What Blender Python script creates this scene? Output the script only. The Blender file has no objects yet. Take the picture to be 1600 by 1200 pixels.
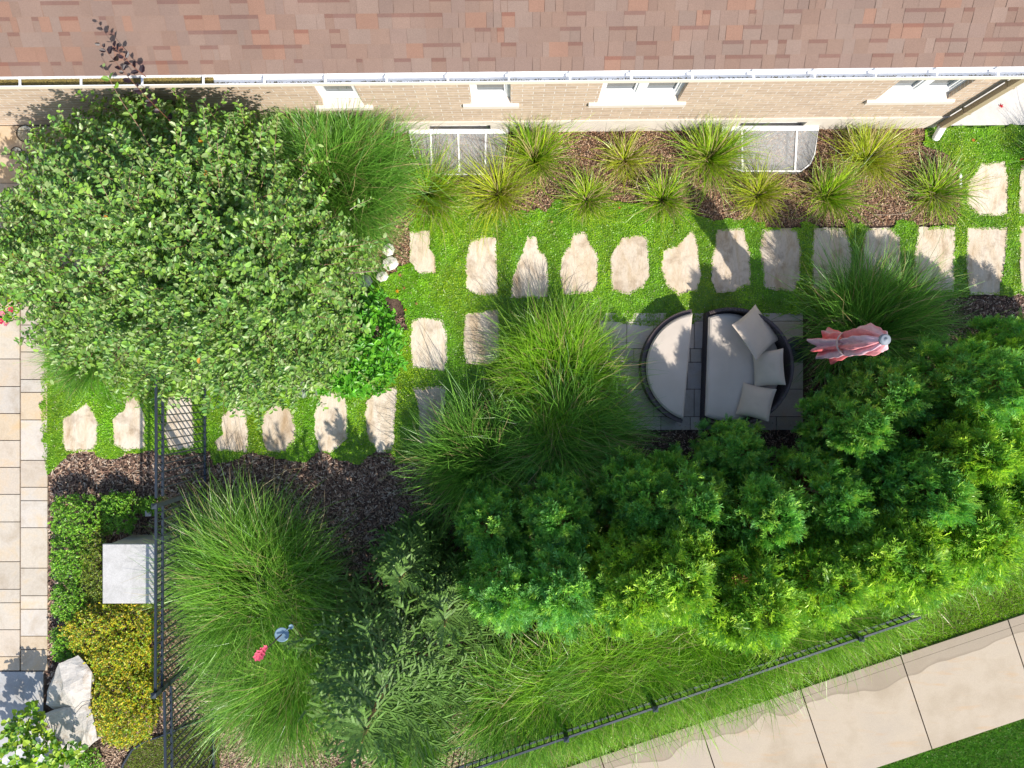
import bpy, bmesh, math, random
import numpy as np
from mathutils import Vector, Matrix
R = math.radians
sc = bpy.context.scene
COL = sc.collection

# ------------------------------------------------------------------ camera, world, sun, exposure
H = 12.32                                     # height of the camera over the ground
cam_d = bpy.data.cameras.new('camera'); cam = bpy.data.objects.new('camera', cam_d); COL.objects.link(cam)
cam.location = (0, 0, H); cam.rotation_euler = (0, 0, 0)
cam_d.sensor_width = 36; cam_d.lens = 36 * 1232 / 1600; cam_d.clip_start = .05; cam_d.clip_end = 800
sc.camera = cam
SUNV = Vector((.58, -.87, 1.0)).normalized()   # towards the sun
EL = math.asin(SUNV.z)
w = bpy.data.worlds.new('World'); sc.world = w; w.use_nodes = True
nt = w.node_tree; bg = nt.nodes['Background']
sky = nt.nodes.new('ShaderNodeTexSky'); sky.sky_type = 'NISHITA'; sky.sun_disc = False
sky.sun_elevation = EL; sky.sun_rotation = math.atan2(SUNV.x, SUNV.y)
nt.links.new(sky.outputs[0], bg.inputs[0]); bg.inputs[1].default_value = .15
sl = bpy.data.lights.new('sun', 'SUN'); sl.energy = 4.6; sl.angle = R(.55); sl.color = (1, .94, .85)
so = bpy.data.objects.new('sun', sl); COL.objects.link(so); so.location = (6, -9, 20)
so.rotation_euler = SUNV.to_track_quat('Z', 'Y').to_euler()
sc.view_settings.view_transform = 'Standard'; sc.view_settings.look = 'None'
sc.view_settings.exposure = .5; sc.view_settings.gamma = 1
sc.cycles.max_bounces = 7; sc.cycles.transparent_max_bounces = 12

# ------------------------------------------------------------------ helpers
rng = np.random.default_rng(7)
def P(px, py, z=0.0):
    """ground truth position of the photograph's point (px,py) if it stands z above the ground"""
    k = (1 - z / H) / 100
    return np.array([(px - 800) * k, (600 - py) * k, z])
def PP(pts, z=0.0): return np.array([P(a, b, z)[:2] for a, b in pts])
def unit(v): return v / np.maximum(np.linalg.norm(v, axis=-1, keepdims=True), 1e-9)
_ph = rng.uniform(0, 6.28, (24,)); _dr = rng.uniform(0, 6.28, (24,))
def noise(x, y, f=1.0):
    s = 0
    for i in range(12):
        k = f * (1 + .35 * i); a = _dr[i]
        s = s + np.sin(k * (x * math.cos(a) + y * math.sin(a)) + _ph[i] + 1.3 * np.sin(k * .6 * (x * math.sin(a) - y * math.cos(a)) + _ph[i + 12])) / (1 + .3 * i)
    return s / 4.2
def inside(pts, poly):
    x, y = pts[:, 0], pts[:, 1]; n = len(poly); r = np.zeros(len(pts), bool); j = n - 1
    for i in range(n):
        xi, yi = poly[i]; xj, yj = poly[j]
        c = ((yi > y) != (yj > y)) & (x < (xj - xi) * (y - yi) / ((yj - yi) if yj != yi else 1e-9) + xi)
        r ^= c; j = i
    return r
def jag(poly, step=.06, amp=.012, seed=0):
    """polygon outline broken up into short uneven pieces"""
    r = np.random.default_rng(seed); out = []
    n = len(poly)
    for i in range(n):
        a = np.array(poly[i]); b = np.array(poly[(i + 1) % n]); d = b - a; L = np.linalg.norm(d)
        k = max(1, int(L / step)); nn = np.array([-d[1], d[0]]) / max(L, 1e-6)
        for q in range(k):
            out.append(a + d * (q / k) + nn * r.normal(0, amp))
    return np.array(out)
def scatter(poly_list, n, excl=(), seed=0):
    r = np.random.default_rng(seed)
    allp = np.vstack(poly_list); lo, hi = allp.min(0), allp.max(0); out = []; tot = 0
    while tot < n:
        p = r.uniform(lo, hi, (n * 2, 2)); m = np.zeros(len(p), bool)
        for q in poly_list: m |= inside(p, q)
        for q in excl: m &= ~inside(p, q)
        p = p[m]; out.append(p); tot += len(p)
        if len(p) == 0: break
    return np.vstack(out)[:n]

class Geo:
    def __init__(s): s.V = []; s.Q = []; s.T = []; s.qc = []; s.tc = []; s.n = 0; s.ng = []
    def add(s, V, F, c=None):
        V = np.asarray(V, float).reshape(-1, 3); F = np.asarray(F, int)
        if len(F) == 0: return
        c = np.array((1, 1, 1.)) if c is None else np.asarray(c, float)
        cc = np.broadcast_to(c, (len(F), 3))
        s.V.append(V)
        (s.Q if F.shape[1] == 4 else s.T).append(F + s.n)
        (s.qc if F.shape[1] == 4 else s.tc).append(cc); s.n += len(V)
    def face(s, V, c=(1, 1, 1)):
        s.V.append(np.asarray(V, float)); s.ng.append((list(range(s.n, s.n + len(V))), c)); s.n += len(V)
    def box(s, x0, x1, y0, y1, z0, z1, c=None):
        V = [(x, y, z) for z in (z0, z1) for y in (y0, y1) for x in (x0, x1)]
        s.add(V, [(0, 2, 3, 1), (4, 5, 7, 6), (0, 1, 5, 4), (2, 6, 7, 3), (0, 4, 6, 2), (1, 3, 7, 5)], c)
    def obox(s, a, b, wd, z0, z1, c=None):
        """box running from point a to point b (xy), width wd"""
        a = np.array(a[:2], float); b = np.array(b[:2], float); d = b - a; L = np.linalg.norm(d); d /= L; n = np.array([-d[1], d[0]]) * wd / 2
        q = [a - n, b - n, b + n, a + n]; s.prism(q, z0, z1, c)
    def prism(s, poly, z0, z1, c=None, top=True, bottom=True):
        poly = np.asarray(poly)[:, :2]; n = len(poly)
        ar = np.sum(poly[:, 0] * np.roll(poly[:, 1], -1) - np.roll(poly[:, 0], -1) * poly[:, 1])
        if ar < 0: poly = poly[::-1]
        lo = np.c_[poly, np.full(n, z0)]; hi = np.c_[poly, np.full(n, z1)]
        F = [(i, (i + 1) % n, n + (i + 1) % n, n + i) for i in range(n)]
        s.add(np.vstack([lo, hi]), F, c); cc = (1, 1, 1) if c is None else c
        if top: s.face(hi, cc)
        if bottom: s.face(lo[::-1], cc)
    def loft(s, rings, c=None, cap=True, closed=True):
        n = len(rings[0]); V = np.vstack(rings); F = []
        m = n if closed else n - 1
        for k in range(len(rings) - 1):
            for i in range(m):
                j = (i + 1) % n; F.append((k * n + i, k * n + j, (k + 1) * n + j, (k + 1) * n + i))
        s.add(V, F, c)
        if cap: s.face(rings[-1], (1, 1, 1) if c is None else c); s.face(rings[0][::-1], (1, 1, 1) if c is None else c)
    def tube(s, pts, rad, n=8, c=None, cap=True):
        pts = np.asarray(pts, float); rad = np.broadcast_to(rad, (len(pts),)); rings = []
        for i, p in enumerate(pts):
            d = unit(pts[min(i + 1, len(pts) - 1)] - pts[max(i - 1, 0)])
            a = np.cross(d, (0, 0, 1.) if abs(d[2]) < .9 else (1., 0, 0)); a = unit(a); b = np.cross(d, a)
            t = np.linspace(0, 2 * math.pi, n, endpoint=False)[:, None]
            rings.append(p + rad[i] * (np.cos(t) * a + np.sin(t) * b))
        s.loft(rings, c, cap)
    def lathe(s, prof, n=24, c=None, center=(0, 0)):
        t = np.linspace(0, 2 * math.pi, n, endpoint=False)
        s.loft([np.c_[center[0] + r * np.cos(t), center[1] + r * np.sin(t), np.full(n, z)] for r, z in prof], c)
    def sticks(s, A, B, ra, rb, c=None):
        A = np.asarray(A, float); B = np.asarray(B, float); n = len(A)
        if n == 0: return
        d = unit(B - A); up = np.where(np.abs(d[:, 2:3]) < .9, np.array([[0, 0, 1.]]), np.array([[1., 0, 0]]))
        a = unit(np.cross(d, up)); b = np.cross(d, a); V = np.zeros((n, 6, 3))
        ra = np.broadcast_to(ra, (n,))[:, None]; rb = np.broadcast_to(rb, (n,))[:, None]
        for k in range(3):
            t = k * 2.0944; o = math.cos(t) * a + math.sin(t) * b
            V[:, k] = A + ra * o; V[:, 3 + k] = B + rb * o
        base = np.arange(n)[:, None, None] * 6
        F = (np.array([[0, 1, 4, 3], [1, 2, 5, 4], [2, 0, 3, 5]])[None] + base).reshape(-1, 4)
        s.add(V.reshape(-1, 3), F, None if c is None else (np.repeat(np.broadcast_to(c, (n, 3)), 3, 0)))
    def leaves(s, Pos, D, N, L, Wd, col, fold=.25):
        Pos = np.asarray(Pos, float); n = len(Pos)
        D = unit(D); S = unit(np.cross(D, N)); N = np.cross(S, D)
        L = np.broadcast_to(L, (n,))[:, None]; Wd = np.broadcast_to(Wd, (n,))[:, None]
        up = N * Wd * fold
        V = np.stack([Pos, Pos + D * L * .3 + S * Wd * .5 + up, Pos + D * L * .72 + S * Wd * .42 + up * .8, Pos + D * L - N * L * .06,
                      Pos + D * L * .3 - S * Wd * .5 + up, Pos + D * L * .72 - S * Wd * .42 + up * .8], 1)
        base = np.arange(n)[:, None, None] * 6
        F = (np.array([[0, 1, 2, 3], [0, 3, 5, 4]])[None] + base).reshape(-1, 4)
        s.add(V.reshape(-1, 3), F, np.repeat(np.broadcast_to(col, (n, 3)), 2, 0))
    def flakes(s, Pos, D, N, L, Wd, col):
        Pos = np.asarray(Pos, float); n = len(Pos); D = unit(D); S = unit(np.cross(D, N))
        L = np.broadcast_to(L, (n,))[:, None]; Wd = np.broadcast_to(Wd, (n,))[:, None]
        V = np.stack([Pos - D * L * .5, Pos + S * Wd * .5, Pos + D * L * .5, Pos - S * Wd * .5], 1)
        s.add(V.reshape(-1, 3), np.arange(n * 4).reshape(-1, 4), np.broadcast_to(col, (n, 3)))
    def chips(s, Pos, D, N, L, Wd, col):
        Pos = np.asarray(Pos, float); n = len(Pos); D = unit(D); S = unit(np.cross(D, N))
        L = np.broadcast_to(L, (n,))[:, None] / 2; Wd = np.broadcast_to(Wd, (n,))[:, None] / 2
        V = np.stack([Pos - D * L - S * Wd * .7, Pos + D * L - S * Wd, Pos + D * L * .9 + S * Wd * .7, Pos - D * L * .9 + S * Wd], 1)
        s.add(V.reshape(-1, 3), np.arange(n * 4).reshape(-1, 4), np.broadcast_to(col, (n, 3)))
    def blades(s, root, az, th0, L, droop, wd, col, seg=5, curl=None, zmin=.012):
        n = len(root); p = np.array(root, float); ks = [1, .95, .85, .7, .45, .08] if seg == 5 else list(np.linspace(1, .08, seg + 1))
        a = np.array(az, float); rows = []
        tw = rng.uniform(-.8, .8, n)
        for k in range(seg + 1):
            sd = np.stack([-np.sin(a) * np.cos(tw), np.cos(a) * np.cos(tw), np.sin(tw)], 1) * (wd * ks[k] / 2)[:, None]
            rows.append(p - sd); rows.append(p + sd)
            th = th0 + droop * ((k + .5) / seg) ** 1.4
            st = (L / seg)[:, None] * np.stack([np.sin(th) * np.cos(a), np.sin(th) * np.sin(a), np.cos(th)], 1)
            p = p + st; p[:, 2] = np.maximum(p[:, 2], zmin)
            if curl is not None: a = a + curl / seg
        V = np.stack(rows, 1); m = 2 * (seg + 1)
        f = np.array([[2 * k, 2 * k + 1, 2 * k + 3, 2 * k + 2] for k in range(seg)])
        F = (f[None] + np.arange(n)[:, None, None] * m).reshape(-1, 4)
        s.add(V.reshape(-1, 3), F, np.repeat(np.broadcast_to(col, (n, 3)), seg, 0))
    def mesh(s, name, smooth=False):
        me = bpy.data.meshes.new(name); V = np.vstack(s.V) if s.V else np.zeros((0, 3))
        Q = np.vstack(s.Q) if s.Q else np.zeros((0, 4), int); T = np.vstack(s.T) if s.T else np.zeros((0, 3), int)
        loops = [Q.ravel(), T.ravel()] + [np.array(f) for f, _ in s.ng]; loops = np.concatenate(loops)
        sizes = np.concatenate([np.full(len(Q), 4), np.full(len(T), 3), np.array([len(f) for f, _ in s.ng], int)]).astype(int)
        st = np.concatenate([[0], np.cumsum(sizes)[:-1]])
        me.vertices.add(len(V)); me.vertices.foreach_set('co', V.ravel())
        me.loops.add(len(loops)); me.loops.foreach_set('vertex_index', loops.astype(np.int32))
        me.polygons.add(len(sizes)); me.polygons.foreach_set('loop_start', st.astype(np.int32)); me.polygons.foreach_set('loop_total', sizes.astype(np.int32))
        cs = [c for c in s.qc] + [c for c in s.tc] + ([np.array([c for _, c in s.ng], float)] if s.ng else [])
        C = np.vstack(cs); C = np.c_[C, np.ones(len(C))]
        at = me.attributes.new('Tint', 'FLOAT_COLOR', 'FACE'); at.data.foreach_set('color', C.ravel().astype(np.float32))
        me.update(calc_edges=True); me.validate(clean_customdata=False)
        me.polygons.foreach_set('use_smooth', np.full(len(me.polygons), bool(smooth)))
        return me
def obj(name, geo, mat, parent=None, loc=None, smooth=False):
    me = geo.mesh(name, smooth) if isinstance(geo, Geo) else geo
    if mat and not len(me.materials): me.materials.append(mat)
    o = bpy.data.objects.new(name, me); COL.objects.link(o)
    if parent: o.parent = parent
    if loc is not None: o.location = tuple(loc)
    return o
def thing(name, label, cat, loc=(0, 0, 0), rz=0, group=None):
    o = bpy.data.objects.new(name, None); COL.objects.link(o); o.location = tuple(loc); o.rotation_euler = (0, 0, rz)
    o.empty_display_size = .2
    return tag(o, label, cat, group)
def tag(o, label, cat, group=None, kind=None):
    o['label'] = label; o['category'] = cat
    if group: o['group'] = group
    if kind: o['kind'] = kind
    return o
def structure(name, geo, mat, label=None, smooth=False):
    o = obj(name, geo, mat, smooth=smooth); o['kind'] = 'structure'
    tag(o, label or name.replace('_', ' '), name.replace('_', ' ')); return o
def copy_tree(o, parent=None):
    c = o.copy(); COL.objects.link(c)
    if parent: c.parent = parent
    for ch in list(o.children): copy_tree(ch, c)
    return c

# ------------------------------------------------------------------ materials
class M:
    def __init__(s, name):
        s.m = bpy.data.materials.new(name); s.m.use_nodes = True; s.t = s.m.node_tree; s.b = s.t.nodes['Principled BSDF']
        s.co = s.t.nodes.new('ShaderNodeTexCoord')
    def n(s, typ, **k):
        x = s.t.nodes.new('ShaderNode' + typ)
        for a, v in k.items(): setattr(x, a, v)
        return x
    def l(s, a, b): s.t.links.new(a, b); return s
    def noise(s, scale, detail=4, rough=.55, vec=None, dist=0):
        x = s.n('TexNoise'); x.inputs['Scale'].default_value = scale; x.inputs['Detail'].default_value = detail
        x.inputs['Roughness'].default_value = rough; x.inputs['Distortion'].default_value = dist
        s.l(vec or s.co.outputs['Object'], x.inputs['Vector']); return x.outputs['Fac']
    def ramp(s, fac, stops, interp='LINEAR'):
        r = s.n('ValToRGB'); r.color_ramp.interpolation = interp; e = r.color_ramp.elements
        while len(e) < len(stops): e.new(.5)
        for q, (p, c) in zip(e, stops):
            q.position = p; q.color = (*c, 1) if len(c) == 3 else c
        s.l(fac, r.inputs[0]); return r.outputs[0]
    def mix(s, a, b, f=.5, mode='MIX'):
        x = s.n('Mix', data_type='RGBA', blend_type=mode)
        for v, k in ((f, 0), (a, 6), (b, 7)):
            if hasattr(v, 'links'): s.l(v, x.inputs[k])
            else: x.inputs[k].default_value = v if k == 0 else (*v, 1)
        return x.outputs[2]
    def bump(s, h, strength=.3, dist=.01):
        x = s.n('Bump'); x.inputs['Strength'].default_value = strength; x.inputs['Distance'].default_value = dist
        s.l(h, x.inputs['Height']); s.l(x.outputs[0], s.b.inputs['Normal']); return s
    def base(s, c):
        if hasattr(c, 'links'): s.l(c, s.b.inputs['Base Color'])
        else: s.b.inputs['Base Color'].default_value = (*c, 1)
        return s
    def rough(s, r):
        s.b.inputs['Roughness'].default_value = r; return s
    def attr(s):
        a = s.n('Attribute'); a.attribute_name = 'Tint'; return a.outputs['Color']
def g(v): return (v, v, v)

def leafmat(name, rough=.45, transl=.3, spec=.4, lift=(1.25, 1.35, .7)):
    m = M(name); a = m.attr(); nz = m.ramp(m.noise(9, 3), [(.3, g(.82)), (.7, g(1.18))])
    c = m.mix(a, nz, 1, 'MULTIPLY'); m.base(c).rough(rough); m.b.inputs['Specular IOR Level'].default_value = spec
    tr = m.n('BsdfTranslucent'); m.l(m.mix(c, lift, 1, 'MULTIPLY'), tr.inputs[0])
    mx = m.n('MixShader'); mx.inputs[0].default_value = transl
    m.l(m.b.outputs[0], mx.inputs[1]); m.l(tr.outputs[0], mx.inputs[2])
    m.l(mx.outputs[0], m.t.nodes['Material Output'].inputs[0]); return m.m
leaf_m = leafmat('leaf', .40, .22, .5)
grass_m = leafmat('grass_blade', .36, .25, .5)
conifer_m = leafmat('conifer', .4, .26, .5)
petal_m = leafmat('petal', .6, .3, .2, (1, 1, 1))
def simple(name, c, rough=.5, metal=0, spec=.5):
    m = M(name); m.base(c).rough(rough); m.b.inputs['Metallic'].default_value = metal; m.b.inputs['Specular IOR Level'].default_value = spec; return m.m
def tinted(name, rough=.8, ns=30, amp=.15, bump=.2, bs=60, dist=.004):
    m = M(name); c = m.mix(m.attr(), m.ramp(m.noise(ns, 5), [(.3, g(1 - amp)), (.7, g(1 + amp))]), 1, 'MULTIPLY'); m.base(c).rough(rough)
    m.bump(m.noise(bs, 4), bump, dist); return m.m
chip_m = tinted('mulch_chip', .85, 40, .2)
bark_m = tinted('bark', .9, 25, .3, .5)
def stone_mat():
    m = M('travertine_stone'); oi = m.n('ObjectInfo'); ad = m.n('VectorMath', operation='ADD')
    cx = m.n('CombineXYZ'); mu = m.n('Math', operation='MULTIPLY'); mu.inputs[1].default_value = 40; m.l(oi.outputs['Random'], mu.inputs[0]); m.l(mu.outputs[0], cx.inputs[0]); m.l(mu.outputs[0], cx.inputs[1])
    m.l(m.co.outputs['Object'], ad.inputs[0]); m.l(cx.outputs[0], ad.inputs[1])
    mp = m.n('Mapping'); mp.inputs['Scale'].default_value = (2.6, .8, 1); m.l(ad.outputs[0], mp.inputs[0]); v = mp.outputs[0]
    c = m.ramp(m.noise(2.2, 6, .6, v, .5), [(.28, (.42, .30, .18)), (.42, (.56, .46, .34)), (.58, (.63, .55, .45)), (.75, (.53, .46, .37))])
    c = m.mix(c, m.ramp(m.noise(18, 6, .7, v), [(.35, g(.82)), (.55, g(1.05))]), .7, 'MULTIPLY')
    c = m.mix(c, m.ramp(m.noise(5, 5, .7, ad.outputs[0]), [(.3, (.6, .55, .5)), (.45, g(1))]), .6, 'MULTIPLY')
    c = m.mix(c, (.24, .17, .11), m.ramp(m.noise(3.2, 5, .65, ad.outputs[0], .6), [(.52, g(0)), (.68, g(.55))])); c = m.mix(c, m.ramp(oi.outputs['Random'], [(0, (.84, .82, .80)), (.5, (1, .97, .93)), (1, (1.08, 1.08, 1.08))]), 1, 'MULTIPLY')
    m.base(c).rough(.8); m.bump(m.noise(22, 6, .65, v), .6, .008); return m.m
stone_m = stone_mat()
concrete_m = (lambda m: (m.base(m.mix(m.ramp(m.noise(3, 6, .6), [(.3, (.50, .47, .42)), (.7, (.62, .59, .55))]), m.ramp(m.noise(60, 4), [(.3, g(.85)), (.7, g(1.1))]), .6, 'MULTIPLY')).rough(.85), m.bump(m.noise(90, 4), .25, .003), m.m)[-1])(M('pale_concrete'))
black_metal = simple('black_coated_metal', (.035, .045, .06), .35, .3)
white_paint = (lambda m: (m.base(m.ramp(m.noise(6, 5), [(.3, (.76, .77, .78)), (.6, (.84, .84, .84))])).rough(.4), m.m)[-1])(M('white_painted_metal'))

# ------------------------------------------------------------------ ground sheets
def flat(poly, z, c=(1, 1, 1)):
    q = Geo(); q.face(np.c_[np.asarray(poly)[:, :2], np.full(len(poly), z)], c); return q
m = M('soil'); m.base(m.mix(m.ramp(m.noise(9, 6, .7), [(.3, (.035, .022, .016)), (.5, (.10, .06, .042)), (.7, (.19, .125, .09))]), m.ramp(m.noise(55, 3), [(.35, g(.5)), (.65, g(1.4))]), .9, 'MULTIPLY')).rough(.95)
m.bump(m.noise(45, 5, .7), .9, .03); soil_m = m.m
m = M('turf'); m.base(m.ramp(m.noise(35, 6, .7), [(.3, (.08, .18, .012)), (.6, (.15, .30, .025))])).rough(.9); m.bump(m.noise(120, 3), .8, .02); turf_m = m.m
def rect(x0, x1, y0, y1): return [(x0, y0), (x1, y0), (x1, y1), (x0, y1)]
structure('ground', flat(rect(-150, 150, -150, 150), -.004), turf_m)

# sidewalk: big slabs with open joints, narrow strip on its upper edge
m = M('sidewalk_concrete'); v = m.co.outputs['Object']
c = m.ramp(m.noise(1.1, 5, .6), [(.3, (.34, .27, .19)), (.5, (.42, .345, .26)), (.7, (.385, .32, .25))])
mp = m.n('Mapping'); mp.inputs['Rotation'].default_value = (0, 0, -.32); mp.inputs['Scale'].default_value = (.9, 4.5, 1); m.l(v, mp.inputs[0])
c = m.mix(c, m.ramp(m.noise(1.6, 4, .6, mp.outputs[0]), [(.55, (0, 0, 0)), (.72, (1, 1, 1))]), .0)
c = m.mix(c, (.45, .28, .14), m.ramp(m.noise(1.5, 4, .6, mp.outputs[0]), [(.56, g(0)), (.75, g(.55))]))
# damp runs along the lawn edge: the distance to the edge plus noise
dt = m.n('VectorMath', operation='DOT_PRODUCT'); m.l(v, dt.inputs[0]); ed = unit(P(1405, 1023) - P(1092, 1128)); en = np.array([-ed[1], ed[0], 0]); e0 = float(P(1250, 1075) @ en)
dt.inputs[1].default_value = tuple(en)
ma = m.n('Math', operation='ADD'); ma.inputs[1].default_value = -e0; m.l(dt.outputs['Value'], ma.inputs[0])
mb = m.n('Math', operation='MULTIPLY_ADD'); mb.inputs[1].default_value = .75; m.l(m.noise(.95, 2, .45), mb.inputs[0]); m.l(ma.outputs[0], mb.inputs[2])
c = m.mix(c, (.24, .19, .135), m.ramp(mb.outputs[0], [(.085, g(0)), (.09, g(.95)), (.13, g(.6)), (.4, g(.65))]))
c = m.mix(c, m.ramp(m.noise(70, 5, .7), [(.3, g(.86)), (.7, g(1.08))]), .8, 'MULTIPLY')
m.base(c).rough(.8); m.bump(m.noise(120, 4), .25, .003); side_m = m.m
up = lambda t: P(1092, 1128)[:2] + ed[:2] * t
nd = -en[:2]; Wd_ = 1.53
structure('planting_bed', flat([(-7.4, 3.98), (-7.4, -6.9), up(-6.3), up(8.4), (9.5, 0), (9.5, 3.98)], 0), soil_m)
q = Geo(); stops = [-6.4, -4.8, -3.25, -1.63, 0, 1.66, 3.30, 5.06, 6.8, 8.4]
for a, b in zip(stops[:-1], stops[1:]):
    a += .009; b -= .009
    q.prism([up(a), up(b), up(b) + nd * .125, up(a) + nd * .125], -.02, .052, (1, 1, 1))
    q.prism([up(a) + nd * .128, up(b) + nd * .128, up(b) + nd * Wd_, up(a) + nd * Wd_], -.02, .054, (1, 1, 1))
structure('sidewalk', q, side_m)
q = Geo(); q.face(np.c_[np.array([up(-6.4), up(8.4), up(8.4) + nd * Wd_, up(-6.4) + nd * Wd_]), np.full(4, .012)][::1], (1, 1, 1)); structure('sidewalk_bed', q, soil_m, 'dark soil in the joints under the sidewalk')
side_poly = np.array([up(-6.4), up(8.4), up(8.4) + nd * Wd_, up(-6.4) + nd * Wd_])
side_in = np.array([up(-6.4) + nd * .02, up(8.4) + nd * .02, up(8.4) + nd * (Wd_ - .03), up(-6.4) + nd * (Wd_ - .03)])

# lawns (blades of short grass)
def turf(name, polys, n, cols, ht, excl=(), seed=0, label=None, wd=.008, z0=0.0):
    q = Geo(); p = scatter(polys, n, excl, seed); r = np.random.default_rng(seed + 5)
    n = len(p); az = r.uniform(0, 6.28, n); t = r.uniform(0, 1, n)[:, None]; nn = noise(p[:, 0], p[:, 1], 2.2)[:, None]
    c = np.array(cols[0]) * (1 - t) + np.array(cols[1]) * t; c = c * (1 + .3 * nn) * r.uniform(.75, 1.3, (n, 1))
    dry = r.random(n) < .04; c[dry] = (.32, .26, .11)
    q.blades(np.c_[p, np.full(n, z0)], az, r.uniform(.2, 1.1, n), r.uniform(ht * .6, ht * 1.3, n), r.uniform(0, .8, n), r.uniform(wd * .7, wd * 1.4, n), c, seg=2, zmin=.004)
    o = obj(name, q, grass_m); tag(o, label, 'grass', kind='stuff'); return o
lawn_strip = PP([(690, 1290), (700, 1225), (780, 1165), (880, 1075), (1000, 1045), (1200, 985), (1300, 950), (1400, 925), (1700, 810), (1700, 930)]); lawn_strip = np.vstack([lawn_strip[:-1], [up(7.4)], [up(0)], [up(-5)]])
turf('lawn_grass', [lawn_strip], 95000, [(.15, .34, .012), (.32, .52, .02)], .055, [side_in], 3, 'short mown lawn strip between the fence and the sidewalk')
lawn2 = np.array([up(-2) + nd * (Wd_ - .01), up(8.4) + nd * (Wd_ - .01), up(8.4) + nd * 4.5, up(-2) + nd * 4.5])
lawn2 = lawn2[:, :2]; turf('lawn_grass', [PP([(1300, 1240), (1370, 1200), (1600, 1124), (1640, 1112), (1640, 1240)])], 26000, [(.06, .20, .01), (.13, .33, .02)], .07, [side_in], 4, 'dense dark green lawn corner below the sidewalk', .008)
small_lawn = PP([(186, 1220), (200, 1180), (218, 1160), (250, 1148), (345, 1120), (345, 1220)])
turf('lawn_grass', [small_lawn], 9000, [(.12, .2, .02), (.24, .32, .03)], .04, [], 5, 'small lawn patch inside the curved black edging')

# pavers
m = M('flagstone_paver')
c = m.mix(m.attr(), m.ramp(m.noise(2.8, 6, .65, dist=.4), [(.3, (.80, .74, .66)), (.5, (1, 1, 1)), (.68, (1.05, .93, .75))]), .9, 'MULTIPLY')
c = m.mix(c, m.ramp(m.noise(45, 5, .7), [(.3, g(.85)), (.7, g(1.08))]), .8, 'MULTIPLY'); c = m.mix(c, (.25, .19, .13), m.ramp(m.noise(6, 5, .6, dist=1), [(.69, g(0)), (.78, g(.5))]))
m.base(c).rough(.75); m.bump(m.noise(35, 5), .3, .004); paver_m = m.m
def pavers(q, cols, z0, z1, tint, gap=.006, seed=0):
    r = np.random.default_rng(seed)
    for (x0, x1), ys, in cols:
        for a, b in zip(ys[:-1], ys[1:]):
            A = P(x0, b)[:2]; B = P(x1, a)[:2]; c = np.array(tint[r.integers(len(tint))]) * r.uniform(.92, 1.06)
            if b - a < 34 and x1 - x0 > 60 or r.random() < .0: pass
            q.box(A[0] + gap, B[0] - gap, A[1] + gap, B[1] - gap, z0, z1, c)
tan = [(.50, .44, .36), (.52, .47, .41), (.53, .43, .31), (.50, .43, .35), (.53, .47, .39)]
q = Geo()
pavers(q, [((34, 76), [470, 508, 529, 550, 593, 613, 656, 719, 761, 782, 824, 887, 930, 951, 993, 1014, 1047]),
           ((-9, 33), [470, 500, 561, 604, 646, 688, 730, 772, 815, 877, 920, 941, 983, 1025, 1047]),
           ((-52, -10), [470, 520, 561, 604, 688, 730, 772, 815, 877, 941, 983, 1047])], 0, .032, tan, seed=2)
pavers(q, [((-52, 70), [1048, 1146, 1300])], 0, .034, [(.42, .42, .42)], seed=3)
pavers(q, [((-130, -53), [440, 520, 600, 700, 800, 900, 1000, 1100, 1300])], 0, .032, tan, seed=9)
structure('patio', q, paver_m, 'tan flagstone garden walkway on the left')
structure('walkway_bed', flat(PP([(-130, 1300), (72, 1300), (78, 440), (-130, 440)]), .008), soil_m, 'soil in the joints under the flagstones')
q = Geo(); r = np.random.default_rng(4); ys = [489, 502, 545, 566, 608, 651, 672]
grey = [(.50, .46, .42), (.56, .51, .46), (.46, .43, .41), (.52, .48, .42)]
xs0 = [936, 978, 1020, 1066, 1083, 1110, 1160, 1200, 1254]
for k, (a, b) in enumerate(zip(ys[:-1], ys[1:])):
    xs = [936] + sorted(set(int(v + (k % 3) * 11 - 10) for v in xs0[1:-1])) + [1254]
    for x0, x1 in zip(xs[:-1], xs[1:]):
        A = P(x0, b)[:2]; B = P(x1, a)[:2]
        if x1 - x0 > 14: q.box(A[0] + .005, B[0] - .005, A[1] + .005, B[1] - .005, 0, .03, np.array(grey[r.integers(4)]) * r.uniform(.9, 1.1))
structure('daybed_pad', q, paver_m, 'grey paver pad under the round daybed')
q = Geo(); q.box(-9.5, P(128, 0)[0], 1.7, 3.9, 0, .5, (.40, .37, .33)); r = np.random.default_rng(11)
for i in range(9):
    for j in range(5):
        q.box(-9.5 + i * .45 + .005 * (i > 0), -9.5 + i * .45 + .44, 1.72 + j * .43, 1.72 + j * .43 + .42, .5, .524, np.array(tan[r.integers(5)]) * .92)
structure('porch', q, paver_m, 'raised flagstone porch beside the house')
structure('concrete_pad', flat(PP([(1474, 197), (1750, 194), (1750, -250), (1474, -250)]), .02), concrete_m)

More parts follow.
